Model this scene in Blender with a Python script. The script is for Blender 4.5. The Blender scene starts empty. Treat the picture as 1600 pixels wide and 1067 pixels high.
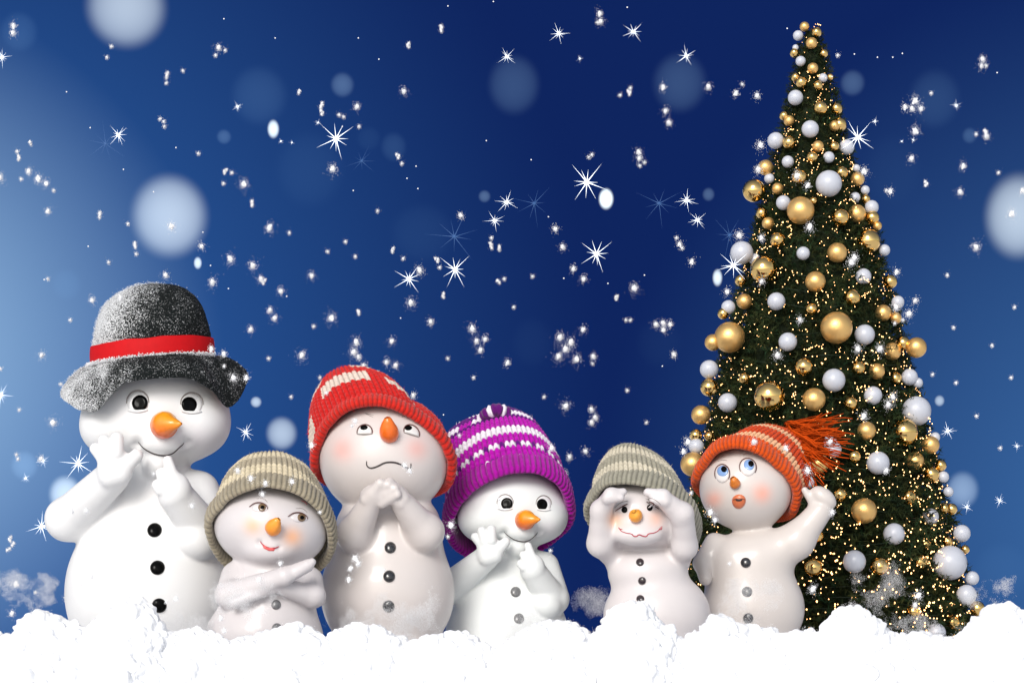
import bpy, math, random
import numpy as np
from mathutils import Vector

# ------------------------------------------------------------------ units
# lengths are written in "photo units" u; one u is 3 mm.  x right, y away, z up.
K = 0.003
D = 4000.0          # camera distance to the row of snowmen, in u
HZ = 67.0           # camera height in u; the horizon sits at photo row 1000
rng = np.random.default_rng(7)
random.seed(7)
sc = bpy.context.scene
col = sc.collection

# ------------------------------------------------------------------ camera
cam_d = bpy.data.cameras.new('camera')
cam = bpy.data.objects.new('camera', cam_d)
col.objects.link(cam)
cam.location = (0, -D * K, HZ * K)
cam.rotation_euler = (math.radians(90), 0, 0)
cam_d.sensor_width = 36
cam_d.lens = 36 * D / 1600
cam_d.shift_y = (1000 - 533.5) / 1600
cam_d.clip_start = 0.1
cam_d.clip_end = 5000
sc.camera = cam
sc.render.resolution_x, sc.render.resolution_y = 1024, 682
sc.render.engine = 'CYCLES'
sc.cycles.use_denoising = True
sc.cycles.max_bounces = 6
sc.cycles.transparent_max_bounces = 16
sc.cycles.sample_clamp_indirect = 4.0
sc.cycles.volume_bounces = 0
sc.view_settings.view_transform = 'Standard'
sc.view_settings.look = 'None'
sc.view_settings.gamma = 1
sc.view_settings.exposure = 0

# ------------------------------------------------------------------ sun and sky
SUN_TO = Vector((-0.27, -0.86, 0.46)).normalized()
SUN_STRENGTH = 2.3
sun_d = bpy.data.lights.new('sun', 'SUN')
sun_d.energy = SUN_STRENGTH
sun_d.angle = math.radians(24)
sun_d.color = (1.0, 0.965, 0.92)
sun = bpy.data.objects.new('sun', sun_d)
col.objects.link(sun)
sun.rotation_euler = (-SUN_TO).to_track_quat('-Z', 'Y').to_euler()

def lin(r, g, b):
    f = lambda c: (c / 255 / 12.92) if c / 255 <= 0.04045 else ((c / 255 + 0.055) / 1.055) ** 2.4
    return (f(r), f(g), f(b))

world = bpy.data.worlds.new('World')
sc.world = world
world.use_nodes = True
nt = world.node_tree
nt.nodes.clear()
N = nt.nodes.new
L = nt.links.new
tc = N('ShaderNodeTexCoord')
def glow_factor(direction, a0, a1, power):
    """1 towards `direction`, falling smoothly to 0 at a1 degrees"""
    d = Vector(direction).normalized()
    dp = N('ShaderNodeVectorMath'); dp.operation = 'DOT_PRODUCT'
    nv = N('ShaderNodeVectorMath'); nv.operation = 'NORMALIZE'
    L(tc.outputs['Generated'], nv.inputs[0])
    L(nv.outputs[0], dp.inputs[0]); dp.inputs[1].default_value = d
    ac = N('ShaderNodeMath'); ac.operation = 'ARCCOSINE'; L(dp.outputs['Value'], ac.inputs[0])
    mr = N('ShaderNodeMapRange'); mr.interpolation_type = 'LINEAR'
    L(ac.outputs[0], mr.inputs['Value'])
    mr.inputs['From Min'].default_value = math.radians(a0)
    mr.inputs['From Max'].default_value = math.radians(a1)
    mr.inputs['To Min'].default_value = 1; mr.inputs['To Max'].default_value = 0
    pw = N('ShaderNodeMath'); pw.operation = 'POWER'; L(mr.outputs[0], pw.inputs[0]); pw.inputs[1].default_value = power
    return pw.outputs[0]
def wmix(f, a, b):
    m = N('ShaderNodeMix'); m.data_type = 'RGBA'
    L(f, m.inputs[0])
    if hasattr(a, 'is_linked'): L(a, m.inputs[6])
    else: m.inputs[6].default_value = (*a, 1)
    if hasattr(b, 'is_linked'): L(b, m.inputs[7])
    else: m.inputs[7].default_value = (*b, 1)
    return m.outputs[2]
def sky_dir(px, py):
    return ((px - 800) / D, 1.0, (1000 - py) / D)
f_wide = glow_factor(sky_dir(-150, 640), 0, 15.5, 1.3)
f_core = glow_factor(sky_dir(-230, 560), 0, 8.0, 1.2)
f_right = glow_factor(sky_dir(1820, 820), 0, 12.5, 1.25)
c0 = wmix(f_wide, lin(15, 37, 95), lin(52, 106, 178))
c1 = wmix(f_core, c0, lin(158, 196, 232))
c2 = wmix(f_right, c1, lin(62, 110, 170))
sky = N('ShaderNodeTexSky'); sky.sky_type = 'NISHITA'; sky.sun_disc = False  # paler sky behind the camera, out of view, added as fill light
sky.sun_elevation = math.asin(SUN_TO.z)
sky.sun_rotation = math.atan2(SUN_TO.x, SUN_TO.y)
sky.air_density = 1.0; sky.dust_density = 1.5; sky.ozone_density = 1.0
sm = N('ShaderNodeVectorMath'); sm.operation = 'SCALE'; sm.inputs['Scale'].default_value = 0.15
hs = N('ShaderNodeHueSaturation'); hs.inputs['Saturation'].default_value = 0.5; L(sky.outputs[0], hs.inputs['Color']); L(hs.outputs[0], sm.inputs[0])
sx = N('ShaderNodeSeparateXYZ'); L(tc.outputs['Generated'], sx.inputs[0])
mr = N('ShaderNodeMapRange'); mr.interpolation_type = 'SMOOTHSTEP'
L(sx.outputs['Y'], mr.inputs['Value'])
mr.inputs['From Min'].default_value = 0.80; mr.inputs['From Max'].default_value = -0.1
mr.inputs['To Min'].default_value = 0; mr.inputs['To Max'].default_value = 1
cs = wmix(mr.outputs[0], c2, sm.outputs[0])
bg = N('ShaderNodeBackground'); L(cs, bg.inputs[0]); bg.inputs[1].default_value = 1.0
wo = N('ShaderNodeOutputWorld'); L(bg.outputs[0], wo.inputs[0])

# ------------------------------------------------------------------ helpers
def tag(o, label=None, cat=None, group=None, kind=None):
    if label: o['label'] = label
    if cat: o['category'] = cat
    if group: o['group'] = group
    if kind: o['kind'] = kind
    return o

def W(px, py, Y=0.0):
    """photo position at depth Y (u) -> world metres"""
    f = (D + Y) / D
    return np.array([(px - 800) * f, Y, HZ + (1000 - py) * f]) * K

def build(name, V, F, mat, parent=None, colors=None, smooth=True, closed=True, dust=None):
    """V (n,3) metres, F: list of int arrays (m,3)/(m,4)"""
    V = np.asarray(V, dtype=np.float64)
    if not isinstance(F, (list, tuple)): F = [F]
    F = [np.asarray(f, dtype=np.int64) for f in F if len(f)]
    if closed:
        vol = 0.0
        for f in F:
            for k in range(1, f.shape[1] - 1):
                a, b, c = V[f[:, 0]], V[f[:, k]], V[f[:, k + 1]]
                vol += np.einsum('ij,ij->i', a - V[0], np.cross(b - V[0], c - V[0])).sum()
        if vol < 0: F = [f[:, ::-1] for f in F]
    base = np.zeros(3)
    if parent is not None:
        base = np.array(parent.get('_w', (0, 0, 0)), dtype=float)
    me = bpy.data.meshes.new(name)
    me.vertices.add(len(V))
    me.vertices.foreach_set('co', (V - base).astype(np.float32).ravel())
    loops = np.concatenate([f.ravel() for f in F]).astype(np.int32)
    counts = np.concatenate([np.full(len(f), f.shape[1]) for f in F]).astype(np.int32)
    me.loops.add(len(loops)); me.loops.foreach_set('vertex_index', loops)
    me.polygons.add(len(counts))
    st = np.zeros(len(counts), dtype=np.int32); st[1:] = np.cumsum(counts)[:-1]
    me.polygons.foreach_set('loop_start', st)
    me.update(calc_edges=True); me.validate()
    if smooth: me.polygons.foreach_set('use_smooth', np.ones(len(me.polygons), dtype=bool))
    if colors is not None:
        at = me.color_attributes.new('Col', 'FLOAT_COLOR', 'POINT')
        c = np.ones((len(V), 4), dtype=np.float32); c[:, :3] = colors
        at.data.foreach_set('color', c.ravel())
    if dust is not None:
        at = me.attributes.new('dust', 'FLOAT', 'POINT')
        at.data.foreach_set('value', np.asarray(dust, dtype=np.float32))
    me.materials.append(mat)
    o = bpy.data.objects.new(name, me)
    col.objects.link(o)
    if parent is not None:
        o.parent = parent
        o['_w'] = tuple(base)      # children of this part share the same origin
    return o

def empty(name, loc):
    o = bpy.data.objects.new(name, None)
    o.location = loc; o.empty_display_size = 0.1
    o['_w'] = tuple(float(v) for v in loc)
    col.objects.link(o)
    return o

def grid_faces(n, m, wrap_n=True, wrap_m=False):
    """vertex index = i*m + j"""
    i = np.arange(n if wrap_n else n - 1); j = np.arange(m if wrap_m else m - 1)
    I, J = np.meshgrid(i, j, indexing='ij'); I = I.ravel(); J = J.ravel()
    I2 = (I + 1) % n; J2 = (J + 1) % m
    return np.stack([I * m + J, I2 * m + J, I2 * m + J2, I * m + J2], 1)

def nrm(v):
    return v / np.maximum(np.linalg.norm(v, axis=-1, keepdims=True), 1e-9)

def ico(sub=1):
    t = (1 + 5 ** .5) / 2
    v = [(-1, t, 0), (1, t, 0), (-1, -t, 0), (1, -t, 0), (0, -1, t), (0, 1, t), (0, -1, -t), (0, 1, -t), (t, 0, -1), (t, 0, 1), (-t, 0, -1), (-t, 0, 1)]
    f = [(0, 11, 5), (0, 5, 1), (0, 1, 7), (0, 7, 10), (0, 10, 11), (1, 5, 9), (5, 11, 4), (11, 10, 2), (10, 7, 6), (7, 1, 8), (3, 9, 4), (3, 4, 2), (3, 2, 6), (3, 6, 8), (3, 8, 9), (4, 9, 5), (2, 4, 11), (6, 2, 10), (8, 6, 7), (9, 8, 1)]
    v = [np.array(p) / np.linalg.norm(p) for p in v]
    for _ in range(sub):
        cache = {}; nf = []
        def mid(a, b):
            k = (min(a, b), max(a, b))
            if k not in cache:
                p = v[a] + v[b]; v.append(p / np.linalg.norm(p)); cache[k] = len(v) - 1
            return cache[k]
        for a, b, c in f:
            ab, bc, ca = mid(a, b), mid(b, c), mid(c, a)
            nf += [(a, ab, ca), (b, bc, ab), (c, ca, bc), (ab, bc, ca)]
        f = nf
    return np.array(v), np.array(f)
ICO = [ico(0), ico(1), ico(2), ico(3)]
OCTA = (np.array([(1, 0, 0), (-1, 0, 0), (0, 1, 0), (0, -1, 0), (0, 0, 1), (0, 0, -1)], float),
        np.array([(0, 2, 4), (2, 1, 4), (1, 3, 4), (3, 0, 4), (2, 0, 5), (1, 2, 5), (3, 1, 5), (0, 3, 5)]))
TETRA = (np.array([(1, 1, 1), (1, -1, -1), (-1, 1, -1), (-1, -1, 1)], float) / 1.7, np.array([(0, 1, 2), (0, 3, 1), (0, 2, 3), (1, 3, 2)]))
def scatter(shape, P, R, rot=False):
    """copies of a small shape at P (n,3) with radii R -> V, F"""
    v, f = shape; P = np.asarray(P); R = np.asarray(R)
    n = len(P)
    if R.ndim == 1: R = R[:, None]
    vv = v[None].repeat(n, 0)
    if rot:
        a = rng.normal(size=(n, 3)); a = nrm(a); b = nrm(np.cross(a, rng.normal(size=(n, 3)))); c = np.cross(a, b)
        vv = np.einsum('nij,nkj->nki', np.stack([a, b, c], 2), vv)
    V = (P[:, None, :] + vv * R[:, None, :]).reshape(-1, 3)
    F = (f[None] + (np.arange(n) * len(v))[:, None, None]).reshape(-1, f.shape[1])
    return V, F

def vnoise(P, scale, seed=0):
    """cheap smooth value noise, P (n,3)"""
    p = P / scale; i = np.floor(p).astype(np.int64); f = p - i; f = f * f * (3 - 2 * f)
    def h(ix, iy, iz):
        n = (ix * 374761393 + iy * 668265263 + iz * 1274126177 + seed * 974711) & 0x7fffffff
        n = ((n ^ (n >> 13)) * 1274126177) & 0x7fffffff
        return ((n ^ (n >> 16)) & 0xffff) / 65535.0
    r = 0
    for a in (0, 1):
        for b in (0, 1):
            for c in (0, 1):
                w = (f[:, 0] if a else 1 - f[:, 0]) * (f[:, 1] if b else 1 - f[:, 1]) * (f[:, 2] if c else 1 - f[:, 2])
                r = r + w * h(i[:, 0] + a, i[:, 1] + b, i[:, 2] + c)
    return r * 2 - 1

# ------------------------------------------------------------------ materials
def mat(name, color=(0.8, 0.8, 0.8), rough=0.5, metal=0.0, attr=False, bump=None, coat=0.0, emit=None, estr=0.0, sss=0.0, spec=0.5, var=0.0, sheen=0.0, varscale=3.0):
    m = bpy.data.materials.new(name); m.use_nodes = True
    t = m.node_tree; b = t.nodes['Principled BSDF']
    b.inputs['Base Color'].default_value = (*color, 1)
    b.inputs['Roughness'].default_value = rough
    b.inputs['Metallic'].default_value = metal
    b.inputs['Coat Weight'].default_value = coat
    b.inputs['Coat Roughness'].default_value = 0.12
    b.inputs['Specular IOR Level'].default_value = spec
    b.inputs['Sheen Weight'].default_value = sheen
    tcn = t.nodes.new('ShaderNodeTexCoord')
    src = None
    if attr:
        a = t.nodes.new('ShaderNodeAttribute'); a.attribute_name = 'Col'
        src = a.outputs['Color']
    if var > 0:
        nz = t.nodes.new('ShaderNodeTexNoise'); nz.inputs['Scale'].default_value = varscale; nz.inputs['Detail'].default_value = 5
        t.links.new(tcn.outputs['Object'], nz.inputs['Vector'])
        mr = t.nodes.new('ShaderNodeMapRange')
        mr.inputs['From Min'].default_value = 0.3; mr.inputs['From Max'].default_value = 0.7
        mr.inputs['To Min'].default_value = 1 - var; mr.inputs['To Max'].default_value = 1 + var
        t.links.new(nz.outputs[0], mr.inputs['Value'])
        sc_ = t.nodes.new('ShaderNodeVectorMath'); sc_.operation = 'SCALE'
        if src is not None: t.links.new(src, sc_.inputs[0])
        else: sc_.inputs[0].default_value = color
        t.links.new(mr.outputs[0], sc_.inputs['Scale'])
        src = sc_.outputs[0]
    if src is not None: t.links.new(src, b.inputs['Base Color'])
    if bump:
        scale, dist = bump
        nz = t.nodes.new('ShaderNodeTexNoise'); nz.inputs['Scale'].default_value = scale; nz.inputs['Detail'].default_value = 4
        t.links.new(tcn.outputs['Object'], nz.inputs['Vector'])
        bp = t.nodes.new('ShaderNodeBump'); bp.inputs['Distance'].default_value = dist; bp.inputs['Strength'].default_value = 0.6
        t.links.new(nz.outputs[0], bp.inputs['Height']); t.links.new(bp.outputs[0], b.inputs['Normal'])
    if emit:
        b.inputs['Emission Color'].default_value = (*emit, 1); b.inputs['Emission Strength'].default_value = estr
    if sss > 0:
        b.inputs['Subsurface Weight'].default_value = sss
        b.inputs['Subsurface Radius'].default_value = (0.03, 0.02, 0.015)
        b.inputs['Subsurface Scale'].default_value = 1.0
    return m

M = {}
M['snow'] = mat('snow', (0.87, 0.88, 0.90), 0.9, bump=(50, 0.002), spec=0.1)
M['white_matte'] = mat('white_matte_ceramic', rough=0.45, attr=True, spec=0.35, bump=(14, 0.0012))
M['ceramic'] = mat('glazed_ceramic', rough=0.42, attr=True, coat=0.35, spec=0.35, var=0.025, varscale=5, bump=(9, 0.0015))
M['black_gloss'] = mat('black_gloss', (0.003, 0.003, 0.003), 0.10, spec=0.08)
M['button_grey'] = mat('grey_button', (0.16, 0.16, 0.165), 0.3, coat=0.4, var=0.3, varscale=60)
M['coal'] = mat('dark_button', (0.022, 0.022, 0.025), 0.22, coat=0.6, var=0.4, varscale=50)
M['brown_button'] = mat('brown_button', (0.03, 0.02, 0.022), 0.25, coat=0.6)
M['paint'] = mat('painted', rough=0.32, attr=True, coat=0.4)
M['line_dark'] = mat('dark_paint_line', (0.035, 0.025, 0.025), 0.5)
M['line_brown'] = mat('brown_paint_line', (0.10, 0.03, 0.025), 0.5)
M['line_red'] = mat('red_paint_line', (0.42, 0.04, 0.06), 0.5)
M['line_soft'] = mat('soft_grey_line', (0.26, 0.23, 0.22), 0.5)
M['carrot'] = mat('orange_nose_paint', rough=0.33, attr=True, coat=0.35, var=0.10, varscale=35)
M['wool'] = mat('wool', rough=0.95, attr=True, spec=0.15, sheen=0.25, var=0.12, varscale=45, bump=(400, 0.003))
M['fibre'] = mat('wool_fibre', rough=0.95, attr=True, spec=0.1)
M['band'] = mat('red_ribbon', (0.50, 0.003, 0.006), 0.7, spec=0.2, var=0.06, varscale=30, bump=(120, 0.001))
M['flake'] = mat('snowflake', (0.99, 0.99, 1.0), 0.9, spec=0.1)

# felt with wind-blown snow: the dust attribute says where snow sticks
def felt_material():
    m = bpy.data.materials.new('black_felt_with_snow'); m.use_nodes = True
    t = m.node_tree; b = t.nodes['Principled BSDF']
    b.inputs['Roughness'].default_value = 0.9; b.inputs['Specular IOR Level'].default_value = 0.15
    tcn = t.nodes.new('ShaderNodeTexCoord')
    at = t.nodes.new('ShaderNodeAttribute'); at.attribute_name = 'dust'
    n1 = t.nodes.new('ShaderNodeTexNoise'); n1.inputs['Scale'].default_value = 165; n1.inputs['Detail'].default_value = 2.0; n1.inputs['Roughness'].default_value = 0.7
    n2 = t.nodes.new('ShaderNodeTexNoise'); n2.inputs['Scale'].default_value = 14; n2.inputs['Detail'].default_value = 3
    for n in (n1, n2): t.links.new(tcn.outputs['Object'], n.inputs['Vector'])
    a1 = t.nodes.new('ShaderNodeMath'); a1.operation = 'MULTIPLY_ADD'   # dust*0.34 + noise
    t.links.new(at.outputs['Fac'], a1.inputs[0]); a1.inputs[1].default_value = 0.30; t.links.new(n1.outputs[0], a1.inputs[2])
    a2 = t.nodes.new('ShaderNodeMath'); a2.operation = 'MULTIPLY_ADD'
    t.links.new(n2.outputs[0], a2.inputs[0]); a2.inputs[1].default_value = 0.16; t.links.new(a1.outputs[0], a2.inputs[2])
    mr = t.nodes.new('ShaderNodeMapRange'); t.links.new(a2.outputs[0], mr.inputs['Value'])
    mr.inputs['From Min'].default_value = 0.705; mr.inputs['From Max'].default_value = 0.84
    mx = t.nodes.new('ShaderNodeMix'); mx.data_type = 'RGBA'
    t.links.new(mr.outputs[0], mx.inputs[0])
    mx.inputs[6].default_value = (0.006, 0.008, 0.008, 1); mx.inputs[7].default_value = (0.62, 0.63, 0.64, 1)
    t.links.new(mx.outputs[2], b.inputs['Base Color'])
    bp = t.nodes.new('ShaderNodeBump'); bp.inputs['Distance'].default_value = 0.004; bp.inputs['Strength'].default_value = 0.8
    t.links.new(n1.outputs[0], bp.inputs['Height']); t.links.new(bp.outputs[0], b.inputs['Normal'])
    return m
M['felt'] = felt_material()

# ------------------------------------------------------------------ ground: one snow sheet to the horizon
def snow_ground():
    xs = np.concatenate([-np.geomspace(400000, 1400, 24), np.linspace(-1300, 1300, 131), np.geomspace(1400, 400000, 24)])
    ys = np.concatenate([-np.geomspace(200000, 1400, 16), np.linspace(-1300, 1300, 101), np.geomspace(1400, 900000, 30)])
    X, Y = np.meshgrid(xs, ys, indexing='ij')
    P = np.stack([X.ravel(), Y.ravel(), np.zeros(X.size)], 1)
    near = np.exp(-(P[:, 0] ** 2 + P[:, 1] ** 2) / 1500 ** 2)
    z = (vnoise(P, 160, 3) * 7 + vnoise(P, 60, 4) * 3) * near - 6
    P[:, 2] = z
    o = build('snow_ground', P * K, grid_faces(len(xs), len(ys), False), M['snow'], closed=False)
    o['kind'] = 'structure'
snow_ground()

# cauliflower heaps of snow: their tops follow the bank's ridge line
RIDGE = [(-160, 985), (-90, 960), (-40, 985), (0, 998), (25, 992), (40, 968), (60, 957), (80, 960), (100, 976), (116, 972), (135, 990), (150, 975), (172, 958), (192, 950), (196, 938), (212, 933), (228, 947), (238, 972), (262, 992), (292, 988),
         (312, 984), (350, 1004), (382, 998), (402, 994), (432, 986), (466, 976), (490, 990), (505, 1004), (530, 990), (560, 975), (600, 985), (640, 1008), (676, 996), (700, 990), (728, 992), (750, 1012), (780, 1010), (800, 1008), (826, 985), (850, 975),
         (884, 975), (904, 980), (918, 996), (934, 988), (952, 972), (972, 950), (990, 941), (1006, 947), (1022, 972), (1042, 982), (1060, 1003), (1082, 997), (1100, 985), (1112, 966), (1130, 961), (1150, 978), (1180, 984), (1212, 986), (1222, 1000),
         (1240, 992), (1266, 988), (1290, 996), (1302, 975), (1312, 955), (1330, 947), (1350, 958), (1362, 982), (1380, 984), (1400, 998), (1430, 990), (1462, 994), (1492, 1000), (1520, 978), (1540, 962), (1556, 945), (1576, 948), (1600, 966), (1660, 950), (1740, 985)]
def heap(name, ridge, Y, seed, step=9, deep=True):
    r_ = np.random.default_rng(seed)
    f = (D + Y) / D
    xs = np.arange(ridge[0][0], ridge[-1][0], step)
    top = np.interp(xs, [p[0] for p in ridge], [p[1] for p in ridge])
    P = []; R = []
    for x, t in zip(xs, top):
        zt = HZ + (1000 - t) * f; X = (x - 800) * f
        r = r_.uniform(9, 17)
        P.append((X + r_.uniform(-3, 3), Y + r_.uniform(-8, 8), zt - r)); R.append(r)
        z = zt - r * 1.5; y = Y
        while z > -4 and deep:
            r = r_.uniform(13, 26) ; y -= r_.uniform(3, 14)
            P.append((X + r_.uniform(-6, 6), y, z - r * 0.55)); R.append(r)
            P.append((X + r_.uniform(-6, 6), Y + (Y - y) * 0.9 + 6, z - r * 0.7)); R.append(r)
            z -= r * 0.8
    P = np.array(P); R = np.array(R)
    # two generations of smaller lumps on each lump
    def kids(P, R, n, lo, hi):
        k = n; d = nrm(r_.normal(size=(len(P), k, 3)) + np.array([0, -0.35, 0.55]))
        q = P[:, None, :] + d * R[:, None, None] * 0.86
        rr = R[:, None] * r_.uniform(lo, hi, size=(len(P), k))
        return q.reshape(-1, 3), rr.ravel()
    P1, R1 = kids(P, R, 13, 0.30, 0.52)
    Va, Fa = scatter(ICO[2], P, R)
    Vb, Fb = scatter(ICO[1], P1, R1)
    o = build(name, np.concatenate([Va, Vb]) * K, np.concatenate([Fa, Fb + len(Va)]), M['snow'], closed=False)
    # merge the lumps into one skin, soften the creases, then billow it
    rm = o.modifiers.new('skin', 'REMESH'); rm.mode = 'VOXEL'; rm.voxel_size = 1.9 * K * f; rm.use_smooth_shade = True
    smo = o.modifiers.new('soften', 'SMOOTH'); smo.iterations = 3; smo.factor = 0.5
    dg = bpy.context.evaluated_depsgraph_get(); ev = o.evaluated_get(dg)
    me = bpy.data.meshes.new_from_object(ev); o.modifiers.clear(); old = o.data; o.data = me; bpy.data.meshes.remove(old)
    n = len(me.vertices); V = np.empty(n * 3, np.float32); me.vertices.foreach_get('co', V); V = V.reshape(-1, 3) / K
    Nn = np.empty(n * 3, np.float32); me.vertices.foreach_get('normal', Nn); Nn = Nn.reshape(-1, 3)
    d = np.zeros(n)
    for sc_, am in ((13, 3.2), (6.5, 1.6)):
        q = V + np.stack([vnoise(V, sc_ * 2, seed + 7), vnoise(V, sc_ * 2, seed + 8), vnoise(V, sc_ * 2, seed + 9)], 1) * sc_ * 0.4
        d += (0.5 - np.abs(vnoise(q, sc_, seed + int(sc_)))) * am * 2
    V = V + Nn * d[:, None]
    me.vertices.foreach_set('co', (V * K).astype(np.float32).ravel()); me.update()
    me.polygons.foreach_set('use_smooth', np.ones(len(me.polygons), dtype=bool))
    if not me.materials: me.materials.append(M['snow'])
    return o
tag(heap('snow_bank', RIDGE, -300, 11), 'billowing white snow heaped along the front of the snowmen', 'snow', kind='stuff')
RIDGE2 = [(x, y + 6 + 10 * math.sin(x * 0.021)) for x, y in [(-300, 980), (0, 985), (60, 985), (120, 992), (200, 1000), (500, 1000), (700, 1000), (880, 985), (905, 975), (930, 990), (1060, 1000), (1260, 988), (1290, 986), (1400, 985), (1500, 985), (1560, 975), (1600, 970), (1900, 985)]]
tag(heap('snow_drift', RIDGE2, 900, 12, step=14), 'low white snow drift behind the snowmen and the tree', 'snow', kind='stuff')

# ------------------------------------------------------------------ sculpting: smooth-blended solids -> one continuous surface
def smin(a, b, k):
    if k <= 0: return np.minimum(a, b)
    h = np.maximum(k - np.abs(a - b), 0) / k
    return np.minimum(a, b) - h * h * k * 0.25
def smax(a, b, k): return -smin(-a, -b, k)
def ell(c, r, roll=0.0):
    c = np.array(c, float); r = np.array(r, float); cr, sr = math.cos(math.radians(roll)), math.sin(math.radians(roll))
    def f(x, y, z):
        x = x - c[0]; y = y - c[1]; z = z - c[2]
        if roll: x, z = x * cr + z * sr, -x * sr + z * cr
        k0 = np.sqrt((x / r[0]) ** 2 + (y / r[1]) ** 2 + (z / r[2]) ** 2) + 1e-6
        k1 = np.sqrt((x / r[0] ** 2) ** 2 + (y / r[1] ** 2) ** 2 + (z / r[2] ** 2) ** 2) + 1e-9
        return k0 * (k0 - 1) / k1
    return f
def cone(a, b, ra, rb):
    a = np.array(a, float); b = np.array(b, float); ab = b - a; l2 = (ab ** 2).sum()
    def f(x, y, z):
        dx, dy, dz = x - a[0], y - a[1], z - a[2]
        t = np.clip((dx * ab[0] + dy * ab[1] + dz * ab[2]) / l2, 0, 1)
        return np.sqrt((dx - ab[0] * t) ** 2 + (dy - ab[1] * t) ** 2 + (dz - ab[2] * t) ** 2) - (ra + (rb - ra) * t)
    return f
class Solid:
    """sequence of ('+'|'-', primitive, blend)"""
    def __init__(s): s.ops = []
    def add(s, prim, k=8): s.ops.append((1, prim, k)); return s
    def cut(s, prim, k=6): s.ops.append((-1, prim, k)); return s
    def __call__(s, x, y, z):
        d = None
        for sg, p, k in s.ops:
            v = p(x, y, z)
            if d is None: d = v
            elif sg > 0: d = smin(d, v, k)
            else: d = smax(d, -v, k)
        return d
    def front(s, px, py, y0=-320.0):
        px = np.atleast_1d(np.asarray(px, float)); py = np.atleast_1d(np.asarray(py, float))
        y = np.full(px.shape, y0)
        for _ in range(90):
            d = s(px, y, py); y = y + np.clip(d * 0.8, -4, 12)
            if (y > 250).all(): break
        return y
def surface_nets(f, lo, hi, h):
    n = [int(math.ceil((hi[i] - lo[i]) / h)) + 1 for i in range(3)]
    ax = [(lo[i] + np.arange(n[i]) * h).astype(np.float32) for i in range(3)]
    Vv = np.empty(n, np.float32)
    for i0 in range(0, n[0], 24):
        X, Y, Z = np.meshgrid(ax[0][i0:i0 + 24], ax[1], ax[2], indexing='ij')
        Vv[i0:i0 + 24] = f(X, Y, Z)
    S = Vv < 0
    c = [S[a:n[0] - 1 + a, b:n[1] - 1 + b, d:n[2] - 1 + d] for a in (0, 1) for b in (0, 1) for d in (0, 1)]
    tot = sum(q.astype(np.int8) for q in c)
    act = (tot > 0) & (tot < 8)
    idx = -np.ones(act.shape, np.int64); cells = np.argwhere(act); idx[act] = np.arange(len(cells))
    acc = np.zeros((len(cells), 3)); cnt = np.zeros(len(cells))
    cor = [(a, b, d) for a in (0, 1) for b in (0, 1) for d in (0, 1)]
    for p in range(8):
        for q in range(p + 1, 8):
            A, B = np.array(cor[p]), np.array(cor[q])
            if np.abs(A - B).sum() != 1: continue
            va = Vv[tuple((cells + A).T)].astype(float); vb = Vv[tuple((cells + B).T)].astype(float)
            m = (va < 0) != (vb < 0); t = np.where(m, va / np.where(m, va - vb, 1), 0)
            acc += (A + (B - A) * t[:, None]) * m[:, None]; cnt += m
    P = (cells + acc / cnt[:, None]) * h + np.array(lo)
    quads = []
    for axis in range(3):
        o1, o2 = [(1, 2), (2, 0), (0, 1)][axis]
        s0 = [slice(1, n[i] - 1) for i in range(3)]; s0[axis] = slice(0, n[axis] - 1)
        s1 = list(s0); s1[axis] = slice(1, n[axis])
        e = np.argwhere(S[tuple(s0)] != S[tuple(s1)])
        off = np.ones(3, int); off[axis] = 0; e = e + off
        inside_first = S[tuple(e.T)]
        u = np.zeros(3, int); u[o1] = 1; v = np.zeros(3, int); v[o2] = 1
        q = np.stack([idx[tuple((e - u - v).T)], idx[tuple((e - v).T)], idx[tuple(e.T)], idx[tuple((e - u).T)]], 1)
        q[~inside_first] = q[~inside_first][:, ::-1]
        quads.append(q)
    # two light relaxation passes along the surface
    F = np.concatenate(quads)
    for _ in range(2):
        s_ = np.zeros_like(P); k_ = np.zeros(len(P))
        for a in range(4):
            np.add.at(s_, F[:, a], P[F[:, (a + 1) % 4]]); np.add.at(k_, F[:, a], 1)
        P = P * 0.5 + 0.5 * s_ / np.maximum(k_, 1)[:, None]
    # snap back to the iso-surface
    e_ = 0.6
    for _ in range(2):
        x, y, z = P.T
        d = f(x, y, z)
        g = np.stack([f(x + e_, y, z) - d, f(x, y + e_, z) - d, f(x, y, z + e_) - d], 1) / e_
        P = P - g * (d / np.maximum((g ** 2).sum(1), 0.25))[:, None]
    return P, F

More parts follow.
